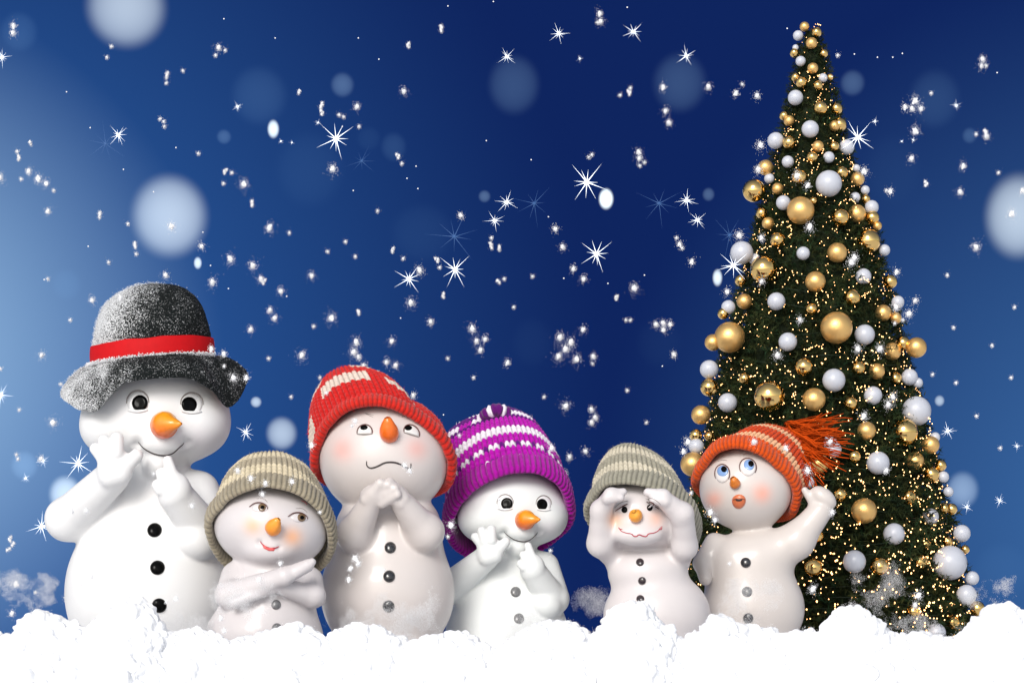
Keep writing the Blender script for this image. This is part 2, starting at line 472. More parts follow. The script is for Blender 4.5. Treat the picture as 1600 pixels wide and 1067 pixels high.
class Fig:
    """a snowman: local coordinates are (photo x, depth, photo row) at the snowman's own distance"""
    def __init__(s, Y0, cx, label):
        s.Y0 = Y0; s.F = (D + Y0) / D
        s.root = empty('snowman', (((cx - 800) * s.F) * K, Y0 * K, 0.0))
        tag(s.root, label, 'snowman', 'snowmen standing in a row in the snow')
        s.solid = Solid(); s.head = None
        s.tf = lambda P: P
    def w(s, P):
        P = s.tf(np.asarray(P, float).reshape(-1, 3))
        return np.stack([(P[:, 0] - 800) * s.F, s.Y0 + P[:, 1] * s.F, HZ + (1000 - P[:, 2]) * s.F], 1) * K
    def body(s, mt, base, blush=(), h=3.0, box=None, tint=None):
        P, F = surface_nets(s.solid, box[0], box[1], h)
        C = np.tile(np.array(base), (len(P), 1))
        if tint is not None: C = tint(P, C)
        for (bx, by, br, bc, ba) in blush:
            d2 = ((P[:, 0] - bx) ** 2 + (P[:, 2] - by) ** 2) / br ** 2
            a = ba * np.exp(-d2 * 1.1) * (P[:, 1] < 0)
            C = C * (1 - a[:, None]) + np.array(bc) * a[:, None]
        o = build('body', s.w(P), F, mt, s.root, colors=C)
        s.body_obj = o
        return o
    def patch(s, name, outline, mt, dome=2.0, lift=0.6, rings=5, parent=None, color=None, y=None, colorfn=None, p=2.0):
        O = np.array(outline, float); c = O.mean(0); m = len(O)
        V = []; 
        for k in range(rings + 1):
            t = 1 - k / rings
            q = c + (O - c) * t
            V.append((q, np.full(m, t)))
        Q = np.concatenate([v[0] for v in V]); T = np.concatenate([v[1] for v in V])
        ys = s.solid.front(Q[:, 0], Q[:, 1]) if y is None else np.full(len(Q), y)
        P = np.stack([Q[:, 0], ys - lift - dome * (1 - T ** p) ** (1 / p), Q[:, 1]], 1)
        # skirt down into the body so that the piece is solid
        sk = P[:m].copy(); sk[:, 1] += lift + 3
        P = np.concatenate([sk, P])
        F = grid_faces(m, 1, True)[:0]
        idx = np.arange(m); F = []
        for k in range(rings + 1):
            a = k * m + idx; b = k * m + (idx + 1) % m
            F.append(np.stack([a, b, b + m, a + m], 1))
        F = np.concatenate(F)
        C = None
        if color is not None: C = np.tile(np.array(color), (len(P), 1))
        if colorfn is not None: C = colorfn(P)
        return build(name, s.w(P), F, mt, parent or s.root, colors=C, closed=False)
    def stroke(s, name, pts, r, mt, parent=None, lift=0.2, taper=True, y=None, n=40):
        pts = np.array(pts, float)
        # Catmull-Rom resampling
        t = np.linspace(0, len(pts) - 1, n); Q = []
        for tt in t:
            i = min(int(tt), len(pts) - 2); u = tt - i
            p0 = pts[max(i - 1, 0)]; p1 = pts[i]; p2 = pts[i + 1]; p3 = pts[min(i + 2, len(pts) - 1)]
            Q.append(0.5 * ((2 * p1) + (-p0 + p2) * u + (2 * p0 - 5 * p1 + 4 * p2 - p3) * u * u + (-p0 + 3 * p1 - 3 * p2 + p3) * u ** 3))
        Q = np.array(Q)
        if Q.shape[1] == 2:
            ys = s.solid.front(Q[:, 0], Q[:, 1]) - lift if y is None else np.full(n, y)
            Q = np.stack([Q[:, 0], ys, Q[:, 1]], 1)
        R = np.full(n, r, float)
        if taper: R = r * (0.35 + 0.65 * np.sin(np.linspace(0.05, math.pi - 0.05, n)) ** 0.6)
        V, F = tube(Q, R, 8)
        return build(name, s.w(V), F, mt, parent or s.root)
    def ball(s, name, c, r, mt, parent=None, color=None, roll=0):
        v, f = ICO[3]; v = v * np.array(r)
        if roll:
            a = math.radians(roll); v = np.stack([v[:, 0] * math.cos(a) - v[:, 2] * math.sin(a), v[:, 1], v[:, 0] * math.sin(a) + v[:, 2] * math.cos(a)], 1)
        C = None if color is None else np.tile(np.array(color), (len(v), 1))
        return build(name, s.w(v + np.array(c)), f, mt, parent or s.root, colors=C)
    def button(s, px, py, r, mt, dome=None):
        a = np.linspace(0, 2 * math.pi, 28, endpoint=False)
        o = s.patch('button', np.stack([px + r * np.cos(a), py + r * 1.02 * np.sin(a)], 1), mt, dome=dome or r * 0.62, lift=0.8, rings=7)
        return o
    def nose(s, axis, radii, c_base, c_tip, up=None):
        """carrot: axis points (x, depth, row), radii along it"""
        A = np.array(axis, float); n = 26
        t = np.linspace(0, len(A) - 1, n); Q = np.stack([np.interp(t, range(len(A)), A[:, k]) for k in range(3)], 1)
        for _ in range(3): Q[1:-1] = (Q[:-2] + 2 * Q[1:-1] + Q[2:]) / 4
        R = np.interp(t, range(len(A)), radii)
        for _ in range(3): R[1:-1] = (R[:-2] + 2 * R[1:-1] + R[2:]) / 4
        V, F = tube(Q, R, 28)
        V = V + nrm(V - Q.mean(0)) * (vnoise(V, 6, 5) * 0.5)[:, None]
        d = Q[-1] - Q[0]; u = np.clip(((V - Q[0]) @ d) / (d @ d), 0, 1)
        if up: u = np.clip(u * 0.45 + 0.55 * (Q[:, 2].max() + 12 - V[:, 2]) / 34, 0, 1)
        u = u[:, None]
        C = np.array(c_base) * (1 - u) + np.array(c_tip) * u
        return build('nose', s.w(V), F, M['carrot'], s.root, colors=C)

def tube(Q, R, m=10):
    Q = np.asarray(Q, float); n = len(Q); R = np.broadcast_to(R, (n,))
    T = nrm(np.gradient(Q, axis=0))
    ref = np.array([0.31, 0.87, 0.39]); V = []
    prev = nrm(np.cross(T[0], ref)[None])[0]
    for i in range(n):
        a = prev - T[i] * (prev @ T[i]); a = a / (np.linalg.norm(a) + 1e-9); prev = a
        b = np.cross(T[i], a); th = np.linspace(0, 2 * math.pi, m, endpoint=False)
        V.append(Q[i] + R[i] * (np.cos(th)[:, None] * a + np.sin(th)[:, None] * b))
    V = np.concatenate(V + [Q[:1] - T[:1] * R[0] * 0.4, Q[-1:] + T[-1:] * R[-1] * 0.4])
    F = grid_faces(n, m, False, True)
    th = np.arange(m); e = n * m
    c1 = np.stack([np.full(m, e), (th + 1) % m, th], 1); c2 = np.stack([np.full(m, e + 1), (n - 1) * m + th, (n - 1) * m + (th + 1) % m], 1)
    return V, [F[:, ::-1], c1[:, ::-1], c2[:, ::-1]]

# ------------------------------------------------------------------ knitted hats
def knit_hat(fig, c, A, B, H, head, colors, rows, n_st, brim, q=0.8, bulge=None, seed=1, name='knitted_hat', brim_color=None, amp=3.0, fuzz=2500, drop=None, head_gap=5.0, back=0.8):
    c = np.array(c, float); A = np.array(A, float); B = np.array(B, float); H = np.array(H, float)
    nu = n_st * 8; nv = rows * 6 + 1
    th = np.linspace(0, 2 * math.pi, nu, endpoint=False); t = np.linspace(0, 1, nv) ** 1.0
    TH, T = np.meshgrid(th, t, indexing='ij')
    g = np.sin(T * math.pi / 2); s_ = np.cos(T * math.pi / 2).clip(0.012) ** q
    def Bs(t_):
        v = B * np.sin(t_)[..., None]; v[..., 2] *= np.where(np.sin(t_) < 0, back, 1.0); return v
    base = c + H * g[..., None] + (A * np.cos(TH)[..., None] + Bs(TH)) * s_[..., None]
    if drop is not None: base = base + drop(T, TH)
    if bulge is not None:
        for (bc, br, bv) in bulge:
            d2 = ((base - np.array(bc)) ** 2).sum(-1) / br ** 2
            base = base + np.exp(-d2)[..., None] * np.array(bv, float)
    # sit outside the head
    for _ in range(3):
        x, y, z = base[..., 0], base[..., 1], base[..., 2]
        d = head(x, y, z); e = 1.0
        gr = nrm(np.stack([head(x + e, y, z) - d, head(x, y + e, z) - d, head(x, y, z + e) - d], -1))
        base = base + gr * np.clip(head_gap - d, 0, 60)[..., None]
    def normals(Pn):
        du = np.roll(Pn, -1, 0) - np.roll(Pn, 1, 0); dv = np.gradient(Pn, axis=1)
        n = nrm(np.cross(du, dv)); 
        if ((Pn - (c + H * 0.3)) * n).sum() < 0: n = -n
        return n
    # soft wrinkles, then the stitches
    flat = base.reshape(-1, 3)
    wr = (vnoise(flat, 38, seed) * 2.4 + vnoise(flat, 15, seed + 1) * 1.0).reshape(nu, nv)
    n0 = normals(base)
    colu = TH / (2 * math.pi) * n_st; fr = colu - np.floor(colu)
    rowv = T * rows + np.abs(fr - 0.5) * 0.9
    fv = rowv - np.floor(rowv)
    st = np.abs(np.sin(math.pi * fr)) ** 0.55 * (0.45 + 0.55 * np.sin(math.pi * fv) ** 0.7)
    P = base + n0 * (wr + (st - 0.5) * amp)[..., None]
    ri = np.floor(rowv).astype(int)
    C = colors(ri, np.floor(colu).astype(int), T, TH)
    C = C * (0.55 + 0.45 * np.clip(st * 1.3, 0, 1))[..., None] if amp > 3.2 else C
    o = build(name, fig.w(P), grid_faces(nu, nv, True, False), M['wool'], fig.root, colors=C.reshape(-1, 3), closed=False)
    # inner lining turned just under, so the hat has thickness
    # brim: ribbed roll
    hw, hr = brim[0], brim[1]; ns = brim[2]
    nu2 = ns * 8; m = 40
    th = np.linspace(0, 2 * math.pi, nu2, endpoint=False)
    ring = c + A * np.cos(th)[:, None] + Bs(th)
    for _ in range(4):
        x, y, z = ring.T; d = head(x, y, z); e = 1.0
        gr = nrm(np.stack([head(x + e, y, z) - d, head(x, y + e, z) - d, head(x, y, z + e) - d], -1))
        ring = ring + gr * np.clip(head_gap + 2 - d, 0, 60)[:, None]
    tan = nrm(np.roll(ring, -1, 0) - np.roll(ring, 1, 0))
    e1 = nrm(ring - c); e1 = nrm(e1 * 0.5 + gr * 0.5); e1 = nrm(e1 - tan * (e1 * tan).sum(-1, keepdims=True))
    e2 = np.cross(tan, e1); e2 = e2 * np.sign((e2 @ H))[:, None]
    ph = np.linspace(0, 2 * math.pi, m, endpoint=False)
    PH, TH2 = np.meshgrid(ph, th, indexing='xy')
    cu = TH2 / (2 * math.pi) * ns
    PHr = PH
    rib = np.abs(np.sin(math.pi * (cu + 0.06 * np.sin(3 * PHr)))) ** 0.7
    rows_b = brim[3]
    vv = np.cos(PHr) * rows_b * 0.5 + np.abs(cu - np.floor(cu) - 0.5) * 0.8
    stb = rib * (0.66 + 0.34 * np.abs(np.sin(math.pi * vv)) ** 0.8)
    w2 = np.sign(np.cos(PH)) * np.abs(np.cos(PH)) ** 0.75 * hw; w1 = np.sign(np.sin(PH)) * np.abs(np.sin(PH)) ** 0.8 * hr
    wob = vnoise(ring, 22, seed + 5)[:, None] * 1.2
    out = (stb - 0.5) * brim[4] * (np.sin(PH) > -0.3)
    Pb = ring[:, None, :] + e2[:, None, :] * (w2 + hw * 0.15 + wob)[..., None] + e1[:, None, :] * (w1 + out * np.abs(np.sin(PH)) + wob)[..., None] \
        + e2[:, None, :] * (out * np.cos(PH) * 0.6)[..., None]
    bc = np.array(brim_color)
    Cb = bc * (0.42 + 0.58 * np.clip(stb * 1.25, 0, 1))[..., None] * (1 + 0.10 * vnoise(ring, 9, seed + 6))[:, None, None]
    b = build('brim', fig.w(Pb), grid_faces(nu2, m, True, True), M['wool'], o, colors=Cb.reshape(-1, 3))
    # fuzz: fine fibres standing off the wool
    r_ = np.random.default_rng(seed)
    src = np.concatenate([P.reshape(-1, 3), Pb.reshape(-1, 3)]); cc = np.concatenate([C.reshape(-1, 3), np.broadcast_to(bc, Pb.shape).reshape(-1, 3)])
    nn = np.concatenate([n0.reshape(-1, 3), (e1[:, None, :] * np.sin(PH)[..., None] + e2[:, None, :] * np.cos(PH)[..., None]).reshape(-1, 3)])
    pick = r_.choice(len(src), fuzz)
    S = src[pick]; d = nrm(nn[pick] + r_.normal(size=(fuzz, 3)) * 0.75); ln = r_.uniform(2.0, 5.5, fuzz)[:, None]
    sd = nrm(np.cross(d, r_.normal(size=(fuzz, 3)))) * 0.33
    tip = S + d * ln + r_.normal(size=(fuzz, 3)) * 0.8
    V = np.stack([S - sd - d, S + sd - d, tip], 1).reshape(-1, 3); F = np.arange(fuzz * 3).reshape(-1, 3)
    fz = build('wool_fuzz', fig.w(V), F, M['fibre'], o, colors=np.repeat(cc[pick], 3, 0), closed=False, smooth=False)
    fz['kind'] = 'stuff'
    return o, P

def band_colors(table, default):
    """table: list of (first row, last row, colour or (colour_a, colour_b, pattern))"""
    d = np.array(default)
    def f(ri, ci, T, TH):
        C = np.broadcast_to(d, ri.shape + (3,)).copy()
        for lo, hi, c_ in table:
            m = (ri >= lo) & (ri <= hi)
            if isinstance(c_, tuple) and len(c_) == 3 and callable(c_[2]):
                mm = m & c_[2](ri, ci); C[m] = c_[0]; C[mm] = c_[1]
            else: C[m] = c_
        return C
    return f

# ================================================================== SNOWMAN with waving hand and tall hat share a pose: build it from one recipe
def cheeky(fig, scale, anchor_from, anchor_to, base_col, btn_dy, btn_mats):
    """recipe drawn in the tall snowman's coordinates, then scaled about the nose"""
    S = fig.solid
    ax, ay = anchor_from; bx, by = anchor_to
    fig.tf = lambda P: np.stack([(P[:, 0] - ax) * scale + bx, P[:, 1] * scale, (P[:, 2] - ay) * scale + by], 1)
    head = ell((243, 6, 644), (113, 96, 90))
    fig.head = head
    S.add(head)
    S.add(ell((176, -20, 672), (44, 52, 36)), 30)        # cheeks
    S.add(ell((318, -20, 668), (38, 52, 36)), 30)
    S.add(ell((262, -66, 694), (36, 26, 22)), 22)        # muzzle
    S.add(ell((254, -52, 730), (25, 24, 20)), 14)        # chin
    S.add(ell((232, 20, 800), (96, 82, 88)), 18)         # chest
    S.add(ell((232, 18, 925), (133, 118, 142)), 46)      # belly
    S.add(ell((232, 18, 1030), (118, 108, 60)), 30)
    # carve smile corners and eye sockets
    S.cut(cone((229, -100, 690), (224, -70, 702), 7, 6), 9)
    S.cut(cone((295, -98, 692), (301, -70, 700), 7, 6), 9)
    S.cut(ell((227, -100, 635), (16, 14, 18)), 5)
    S.cut(ell((310, -88, 637), (13, 14, 17)), 5)
    # viewer-left arm, hand on the cheek
    S.add(cone((165, 8, 775), (109, -22, 812), 34, 33), 16)
    S.add(cone((109, -22, 812), (190, -90, 750), 33, 26), 9)
    S.add(ell((196, -104, 733), (25, 18, 27), -12), 12)
    S.add(cone((180, -106, 725), (165, -97, 708), 10.5, 9), 5)
    S.add(cone((186, -111, 719), (179, -102, 696), 11, 9.5), 2.8)
    S.add(cone((199, -114, 717), (199, -104, 693), 11.5, 10), 2.8)
    S.add(cone((206, -114, 743), (229, -106, 719), 13, 10), 5)
    S.add(cone((190, -110, 751), (206, -112, 748), 17, 16), 8)
    # viewer-right arm, fingertip at the mouth
    S.add(cone((310, 4, 768), (330, -34, 836), 33, 34), 14)
    S.add(cone((326, -40, 836), (286, -92, 778), 33, 27), 6)
    S.add(ell((286, -102, 768), (22, 18, 24), 20), 10)
    S.add(cone((286, -108, 758), (276, -102, 727), 10.5, 8), 5)
    S.add(cone((272, -110, 758), (266, -105, 746), 10, 8.5), 3.0)
    S.add(cone((267, -110, 772), (260, -104, 764), 9.5, 8.5), 3.0)
    S.add(ell((312, -58, 846), (36, 34, 30), 20), 7)
    fig.body(M['white_matte'], base_col, h=2.6, box=((60, -150, 555), (385, 160, 1075)),
             blush=[(322, 690, 20, (0.82, 0.72, 0.80), 0.25)])
    # eyes: raised rim, white, glossy black pupil with a flat lower lid
    for (ex, ey, rx, rz, dx) in ((228, 637, 13.5, 15.5, 3.5), (309, 638, 12.5, 15, -3.5)):
        a = np.linspace(0, 2 * math.pi, 40, endpoint=False)
        o = np.stack([ex + (rx + 3) * np.cos(a), np.minimum(ey + (rz + 2) * np.sin(a), ey + 12)], 1)
        e = fig.patch('eye', o, M['paint'], dome=1.8, lift=0.6, color=(0.78, 0.78, 0.78))
        o = np.stack([ex + dx + (rx - 1.2) * np.cos(a), np.minimum(ey + 1.0 + (rz - 3.0) * np.sin(a), ey + 11.5)], 1)
        fig.patch('pupil', o, M['black_gloss'], dome=3.2, lift=2.8, parent=e, p=2.4)
        arc = [(ex + (rx + 4) * math.cos(t), ey + (rz + 3) * math.sin(t)) for t in np.linspace(-math.pi * 1.02, 0.02, 9)]
        fig.stroke('eyelid', arc, 1.15, M['line_soft'], e, lift=0.6)
        fig.stroke('lower_eyelid', [(ex - rx - 2, ey + 11), (ex, ey + 13.5), (ex + rx + 2, ey + 11)], 2.6, M['white_lid'], e, lift=1.2)
    fig.stroke('mouth', [(226, 696), (236, 706), (250, 714), (266, 717), (280, 713), (291, 704), (296, 697)], 1.25, M['line_dark'], lift=0.3)
    y0 = float(S.front(266, 673)[0])
    fig.nose([(264, y0 + 12, 674), (268, y0 - 8, 673), (274, y0 - 24, 672), (286, y0 - 36, 673), (301, y0 - 44, 673)], [15, 21, 20.5, 11.5, 1.8], (0.74, 0.06, 0.004), (0.90, 0.40, 0.015), up=True)
    for (bx_, by_), bm in zip(btn_dy, btn_mats):
        fig.button(bx_, by_, 11, bm, dome=6.5)

M['white_lid'] = mat('white_lid', (0.76, 0.76, 0.76), 0.5)

# ---- tall snowman in the black felt hat
f1 = Fig(0, 232, 'tallest white snowman in a snow-dusted black felt hat with red band')
cheeky(f1, 1.0, (275, 672), (275, 672), (0.765, 0.765, 0.765), [(252, 831), (259, 889), (262, 947)], [M['black_gloss']] * 3)

def felt_hat(fig):
    nu = 360
    th = np.linspace(0, 2 * math.pi, nu, endpoint=False)
    def interp_p(keys):
        k = np.array(sorted(keys)); ang = np.concatenate([k[:, 0] - 360, k[:, 0], k[:, 0] + 360]); out = []
        for j in (1, 2, 3):
            v = np.tile(k[:, j], 3); v = np.interp(np.degrees(th) % 360, ang, v)
            for _ in range(26): v = (np.roll(v, 1) + 2 * v + np.roll(v, -1)) / 4
            out.append(v)
        return np.stack(out, 1)
    rim = interp_p([(0, 388, 10, 588), (16, 380, -40, 622), (30, 362, -74, 646), (42, 344, -96, 612), (62, 306, -122, 598), (90, 252, -132, 600), (112, 212, -130, 606), (128, 190, -124, 630), (143, 168, -108, 652), (160, 128, -72, 640), (175, 95, -20, 615), (190, 96, 20, 596),
                    (225, 140, 96, 570), (270, 240, 130, 560), (315, 345, 100, 560), (345, 382, 50, 572)])
    c = np.array([238, 2, 566.]); A = np.array([91, 0, -8.]); B = np.array([0, -88, 2.])
    inner = c + A * np.cos(th)[:, None] + B * np.sin(th)[:, None]
    # dome
    nv = 90; t = np.linspace(0, 1, nv); TH, T = np.meshgrid(th, t, indexing='ij')
    H = np.array([-4, 10, -122.])
    g = np.sin(T * math.pi / 2); s_ = np.cos(T * math.pi / 2).clip(0.01) ** 0.62
    P = c + H * g[..., None] + (A * np.cos(TH)[..., None] + B * np.sin(TH)[..., None]) * (s_ * (1 + 0.05 * np.sin(T * math.pi)))[..., None]
    fl = P.reshape(-1, 3)
    P = P + nrm(P - c) * ((vnoise(fl, 45, 21) * 3.2 + vnoise(fl, 5, 22) * 0.7).reshape(nu, nv))[..., None]
    n = nrm(P - (c + H * 0.3))
    dust = np.clip(0.26 - 0.80 * n[..., 0] - 0.22 * n[..., 2] + 0.10 * n[..., 1], 0.10, 1.0)
    hat = build('felt_hat', fig.w(P), grid_faces(nu, nv, True), M['felt'], fig.root, dust=dust.ravel(), closed=False)
    # brim, a solid wavy sheet
    m = 26; U = np.linspace(0, 1, m)
    mid = inner[:, None, :] + (rim - inner)[:, None, :] * U[None, :, None]
    mid[..., 2] -= (np.sin(U * math.pi) * 7)[None, :]
    mid[..., 2] += (U ** 3 * 4)[None, :]
    up = mid.copy(); up[..., 2] -= 4.5 * np.sqrt(1 - (U ** 8)) ; dn = mid.copy(); dn[..., 2] += 4.5 * np.sqrt(1 - (U ** 8))
    loop = np.concatenate([up, dn[:, ::-1]], 1)
    fl = loop.reshape(-1, 3)
    loop = loop + (np.array([0, 0.3, 1.0]) * (vnoise(fl, 26, 31) * 2.2 + vnoise(fl, 5, 32) * 0.9)[:, None]).reshape(nu, 2 * m, 3)
    uu = np.concatenate([U, U[::-1]]); side = np.concatenate([np.ones(m), np.zeros(m)])
    xx = loop[..., 0]
    d = 0.30 + 0.62 * np.clip((205 - xx) / 110, -0.35, 1) + 0.30 * np.exp(-(uu / 0.22) ** 2)[None, :] * side[None, :]
    d = d + 0.25 * vnoise(fl, 22, 33).reshape(nu, 2 * m)
    d = d - 0.10 * (1 - side)[None, :]
    build('hat_brim', fig.w(loop), grid_faces(nu, 2 * m, True, True), M['felt'], hat, dust=np.clip(d, 0.05, 1.1).ravel())
    # red band
    mb = 14; ub = np.linspace(0, 1, mb)
    prof = c + H * 0 + 0
    ring = lambda k, off: c + np.array([0, 0, 1.]) * 0 + H / 122 * k + (A * np.cos(th)[:, None] + B * np.sin(th)[:, None]) * (1.0 + off)
    outs = np.stack([ring(3 + 27 * u, 0.052 + 0.012 * math.sin(u * math.pi)) for u in ub], 1)
    ins = np.stack([ring(3 + 27 * u, 0.0) for u in ub[::-1]], 1)
    lp = np.concatenate([outs, ins], 1); fl = lp.reshape(-1, 3); lp[..., 2] += (vnoise(fl * np.array([1, 1, 0.0]), 30, 41) * 1.3).reshape(nu, -1)
    build('hat_band', fig.w(lp), grid_faces(nu, 2 * mb, True, True), M['band'], hat)
    # loose snow grains sitting on brim and dome
    r_ = np.random.default_rng(5)
    cand = np.concatenate([P.reshape(-1, 3), up.reshape(-1, 3)])
    dd = np.concatenate([dust.ravel() * 0.75, np.clip(d[:, :m], 0, 1.1).ravel()])
    pr = dd ** 2.2; pr /= pr.sum()
    pk = r_.choice(len(cand), 5200, p=pr)
    Q = cand[pk] + r_.normal(size=(5200, 3)) * 1.2
    out = nrm(Q - c); Q = Q + out * 1.0
    # a crust where the band meets the brim, front and left
    ang = np.radians(r_.uniform(10, 200, 1500)); cr = c + A * np.cos(ang)[:, None] * 1.09 + B * np.sin(ang)[:, None] * 1.09 + r_.normal(size=(1500, 3)) * np.array([2, 2, 1.6]); cr[:, 2] -= 2.0
    Q = np.concatenate([Q, cr])
    V, F = scatter(TETRA, Q, np.concatenate([r_.uniform(0.45, 1.0, 5200), r_.uniform(0.7, 1.6, 1500)]), rot=True)
    g_ = build('snow_dusting', fig.w(V), F, M['snow'], hat, closed=False, smooth=False); g_['kind'] = 'stuff'
felt_hat(f1)

# ---- snowman in the purple hat
f4 = Fig(130, 800, 'white snowman in a purple and white striped knitted hat, finger at mouth')
cheeky(f4, 0.735, (275, 672), (824, 815), (0.74, 0.765, 0.76), [(250, 822), (257, 878), (260, 931)], [M['button_grey'], M['button_grey'], M['coal']])
f4.tf0 = f4.tf; f4.tf = lambda P: P
h4s = ell((800.5, 4, 797.5), (83, 70, 62))
MG = (0.42, 0.002, 0.37); PU = (0.11, 0.003, 0.17); WH = (0.78, 0.72, 0.80); DP = (0.10, 0.003, 0.13)
tab4 = [(0, 1, (PU, WH, lambda r, c: (c % 3 == 0))), (2, 3, MG), (4, 4, (PU, WH, lambda r, c: (c % 3 != 0))), (5, 6, MG), (7, 8, WH), (9, 11, MG), (12, 12, PU), (13, 14, (MG, WH, lambda r, c: (c % 9) < 6)), (15, 17, PU), (18, 19, (PU, WH, lambda r, c: (c % 7) < 5)), (20, 40, PU)]
hat4, _ = knit_hat(f4, (795, 4, 802), (93, 0, -10), (8, -76, -72), (-24, 34, -134), h4s, band_colors(tab4, MG), 26, 68, (23, 8, 72, 5, 4.6), q=0.62,
    bulge=[((720, 20, 690), 34, (-14, 0, -10)), ((785, -10, 655), 16, (0, 0, -9))], seed=4, brim_color=(0.36, 0.002, 0.31), amp=4.2, fuzz=3500)
# folded tip of the purple hat
def knot(fig, parent):
    r_ = np.random.default_rng(3); a = [(752, -18, 656), (762, -32, 648), (776, -36, 643), (790, -28, 646), (798, -14, 655)]
    t = np.linspace(0, 4, 60); Q = np.stack([np.interp(t, range(5), [p[k] for p in a]) for k in range(3)], 1)
    for _ in range(10): Q[1:-1] = (Q[:-2] + 2 * Q[1:-1] + Q[2:]) / 4
    V, F = tube(Q, 10 * (0.75 + 0.25 * np.sin(np.linspace(0, math.pi, 60))) * (1 + 0.1 * np.sin(np.linspace(0, 60, 60))), 24)
    m = 24; idx = np.arange(len(V)); ring = np.clip(idx // m, 0, 59); C = np.where(((ring // 6) % 3 == 0)[:, None], np.array(WH), np.array(DP))
    V = V + nrm(V - Q.mean(0)) * vnoise(V, 4, 8)[:, None] * 1.2
    build('folded_tip', fig.w(V), F, M['wool'], parent, colors=C)
knot(f4, hat4)

# ---- big snowman in the red hat, looking up
f3 = Fig(0, 605, 'large grey-white snowman in a red and white knitted hat, looking up with folded hands')
S = f3.solid
h3 = ell((600, 4, 716), (101, 88, 93)); S.add(h3)
S.add(ell((606, 10, 822), (80, 66, 56)), 12)
S.add(ell((605, 12, 925), (105, 96, 108)), 44)
S.add(ell((605, 12, 1030), (92, 86, 50)), 24)
S.add(ell((603, -96, 777), (34, 14, 14)), 8)
S.add(cone((560, -4, 815), (557, -58, 836), 28, 27), 12)
S.add(cone((557, -58, 838), (590, -100, 778), 27, 15), 8)
S.add(cone((655, -4, 812), (666, -54, 832), 29, 29), 12)
S.add(cone((666, -54, 834), (622, -100, 776), 28, 15), 8)
for (x0, y0, x1, y1, r) in ((578, 786, 600, 762, 9), (588, 780, 612, 764, 8), (596, 786, 622, 770, 8), (602, 792, 626, 779, 7.5)):
    S.add(cone((x0, -102, y0), (x1, -114, y1), r, r * 0.85), 4)
for (x0, y0, x1, y1, r) in ((634, 784, 614, 760, 9), (630, 792, 606, 776, 8)):
    S.add(cone((x0, -100, y0), (x1, -108, y1), r, r * 0.85), 4)
cer = (0.62, 0.57, 0.55)
def cool(P, C):
    return C
f3.body(M['ceramic'], cer, blush=[(540, 707, 19, (0.78, 0.30, 0.25), 0.55), (654, 706, 18, (0.78, 0.30, 0.25), 0.5)], h=2.8, box=((485, -150, 612), (722, 130, 1075)), tint=cool)
def eye_lines(fig, ex, ey, rx, rz, pupil, iris=None, white=(0.72, 0.70, 0.68), line='line_dark', closed_bottom=True, start=math.pi, end=2 * math.pi, lw=1.1):
    a = np.linspace(0, 2 * math.pi, 36, endpoint=False)
    e = fig.patch('eye', np.stack([ex + rx * np.cos(a), ey + rz * np.sin(a)], 1), M['paint'], dome=2.4, lift=0.3, color=white)
    if iris:
        (ix, iy, ir, ic) = iris
        fig.patch('iris', np.stack([ix + ir * np.cos(a), iy + ir * np.sin(a)], 1), M['paint'], dome=1.6, lift=2.0, color=ic, parent=e)
    (qx, qy, qr) = pupil
    fig.patch('pupil', np.stack([qx + qr * np.cos(a), qy + qr * 0.95 * np.sin(a)], 1), M['black_gloss'], dome=1.6, lift=3.0, parent=e)
    t = np.linspace(start, end, 11)
    fig.stroke('eyelid', [(ex + (rx + 0.5) * math.cos(q), ey + (rz + 0.5) * math.sin(q)) for q in t], lw, M[line], e, lift=1.5)
    return e
for (ex, sg) in ((574, -1), (646, 1)):
    a = np.linspace(0, 2 * math.pi, 36, endpoint=False)
    o = np.stack([ex + 11.5 * np.cos(a), np.minimum(680 + 11 * np.sin(a), 684)], 1)
    if sg > 0: o[:, 1] += (o[:, 0] - ex) * 0.25
    e = f3.patch('eye', o, M['paint'], dome=2.5, lift=0.4, color=(0.74, 0.72, 0.70))
    px = 573 if sg < 0 else 641
    f3.patch('pupil', np.stack([px + 5.8 * np.cos(a), 674 + 4.2 * np.sin(a)], 1), M['black_gloss'], dome=1.6, lift=2.4, parent=e)
    tt = np.linspace(math.pi * 0.93, math.pi * 2.07, 11)
    f3.stroke('eyelid', [(ex + 12 * math.cos(q), 681 + 12 * math.sin(q) + (3 * math.cos(q) if sg > 0 else 0)) for q in tt], 1.1, M['line_brown'], e, lift=1.4)
    f3.stroke('lower_eyelid', [(ex - 11.5, 684 - (2.5 if sg > 0 else 0)), (ex, 685), (ex + 11.5, 684 + (4 if sg > 0 else 0))], 0.8, M['line_soft'], e, lift=1.0)
    f3.stroke('eyebrow', [(ex - 14 * sg - 2, 657), (ex, 650.5), (ex + 13, 654)], 0.6, M['line_soft'])
f3.stroke('mouth', [(577.5, 726), (578, 733), (584, 736.5), (594, 734), (606, 728.5), (620, 728), (632, 732), (640, 736), (644.5, 735), (645, 729)], 1.45, M['line_dark'])
y0 = float(S.front(612, 686)[0])
f3.nose([(613, y0 + 8, 686), (612, y0 - 8, 683), (611, y0 - 16, 675), (611, y0 - 21, 667), (610, y0 - 23, 661)], [13, 15, 13, 8.5, 4.5], (0.84, 0.12, 0.006), (0.88, 0.17, 0.01))
f3.button(613, 857.5, 9, M['coal']); f3.button(612, 902, 9.3, M['coal']); f3.button(611, 948, 9.3, M['coal'])
RD = (0.56, 0.012, 0.010); CR = (0.70, 0.58, 0.50)
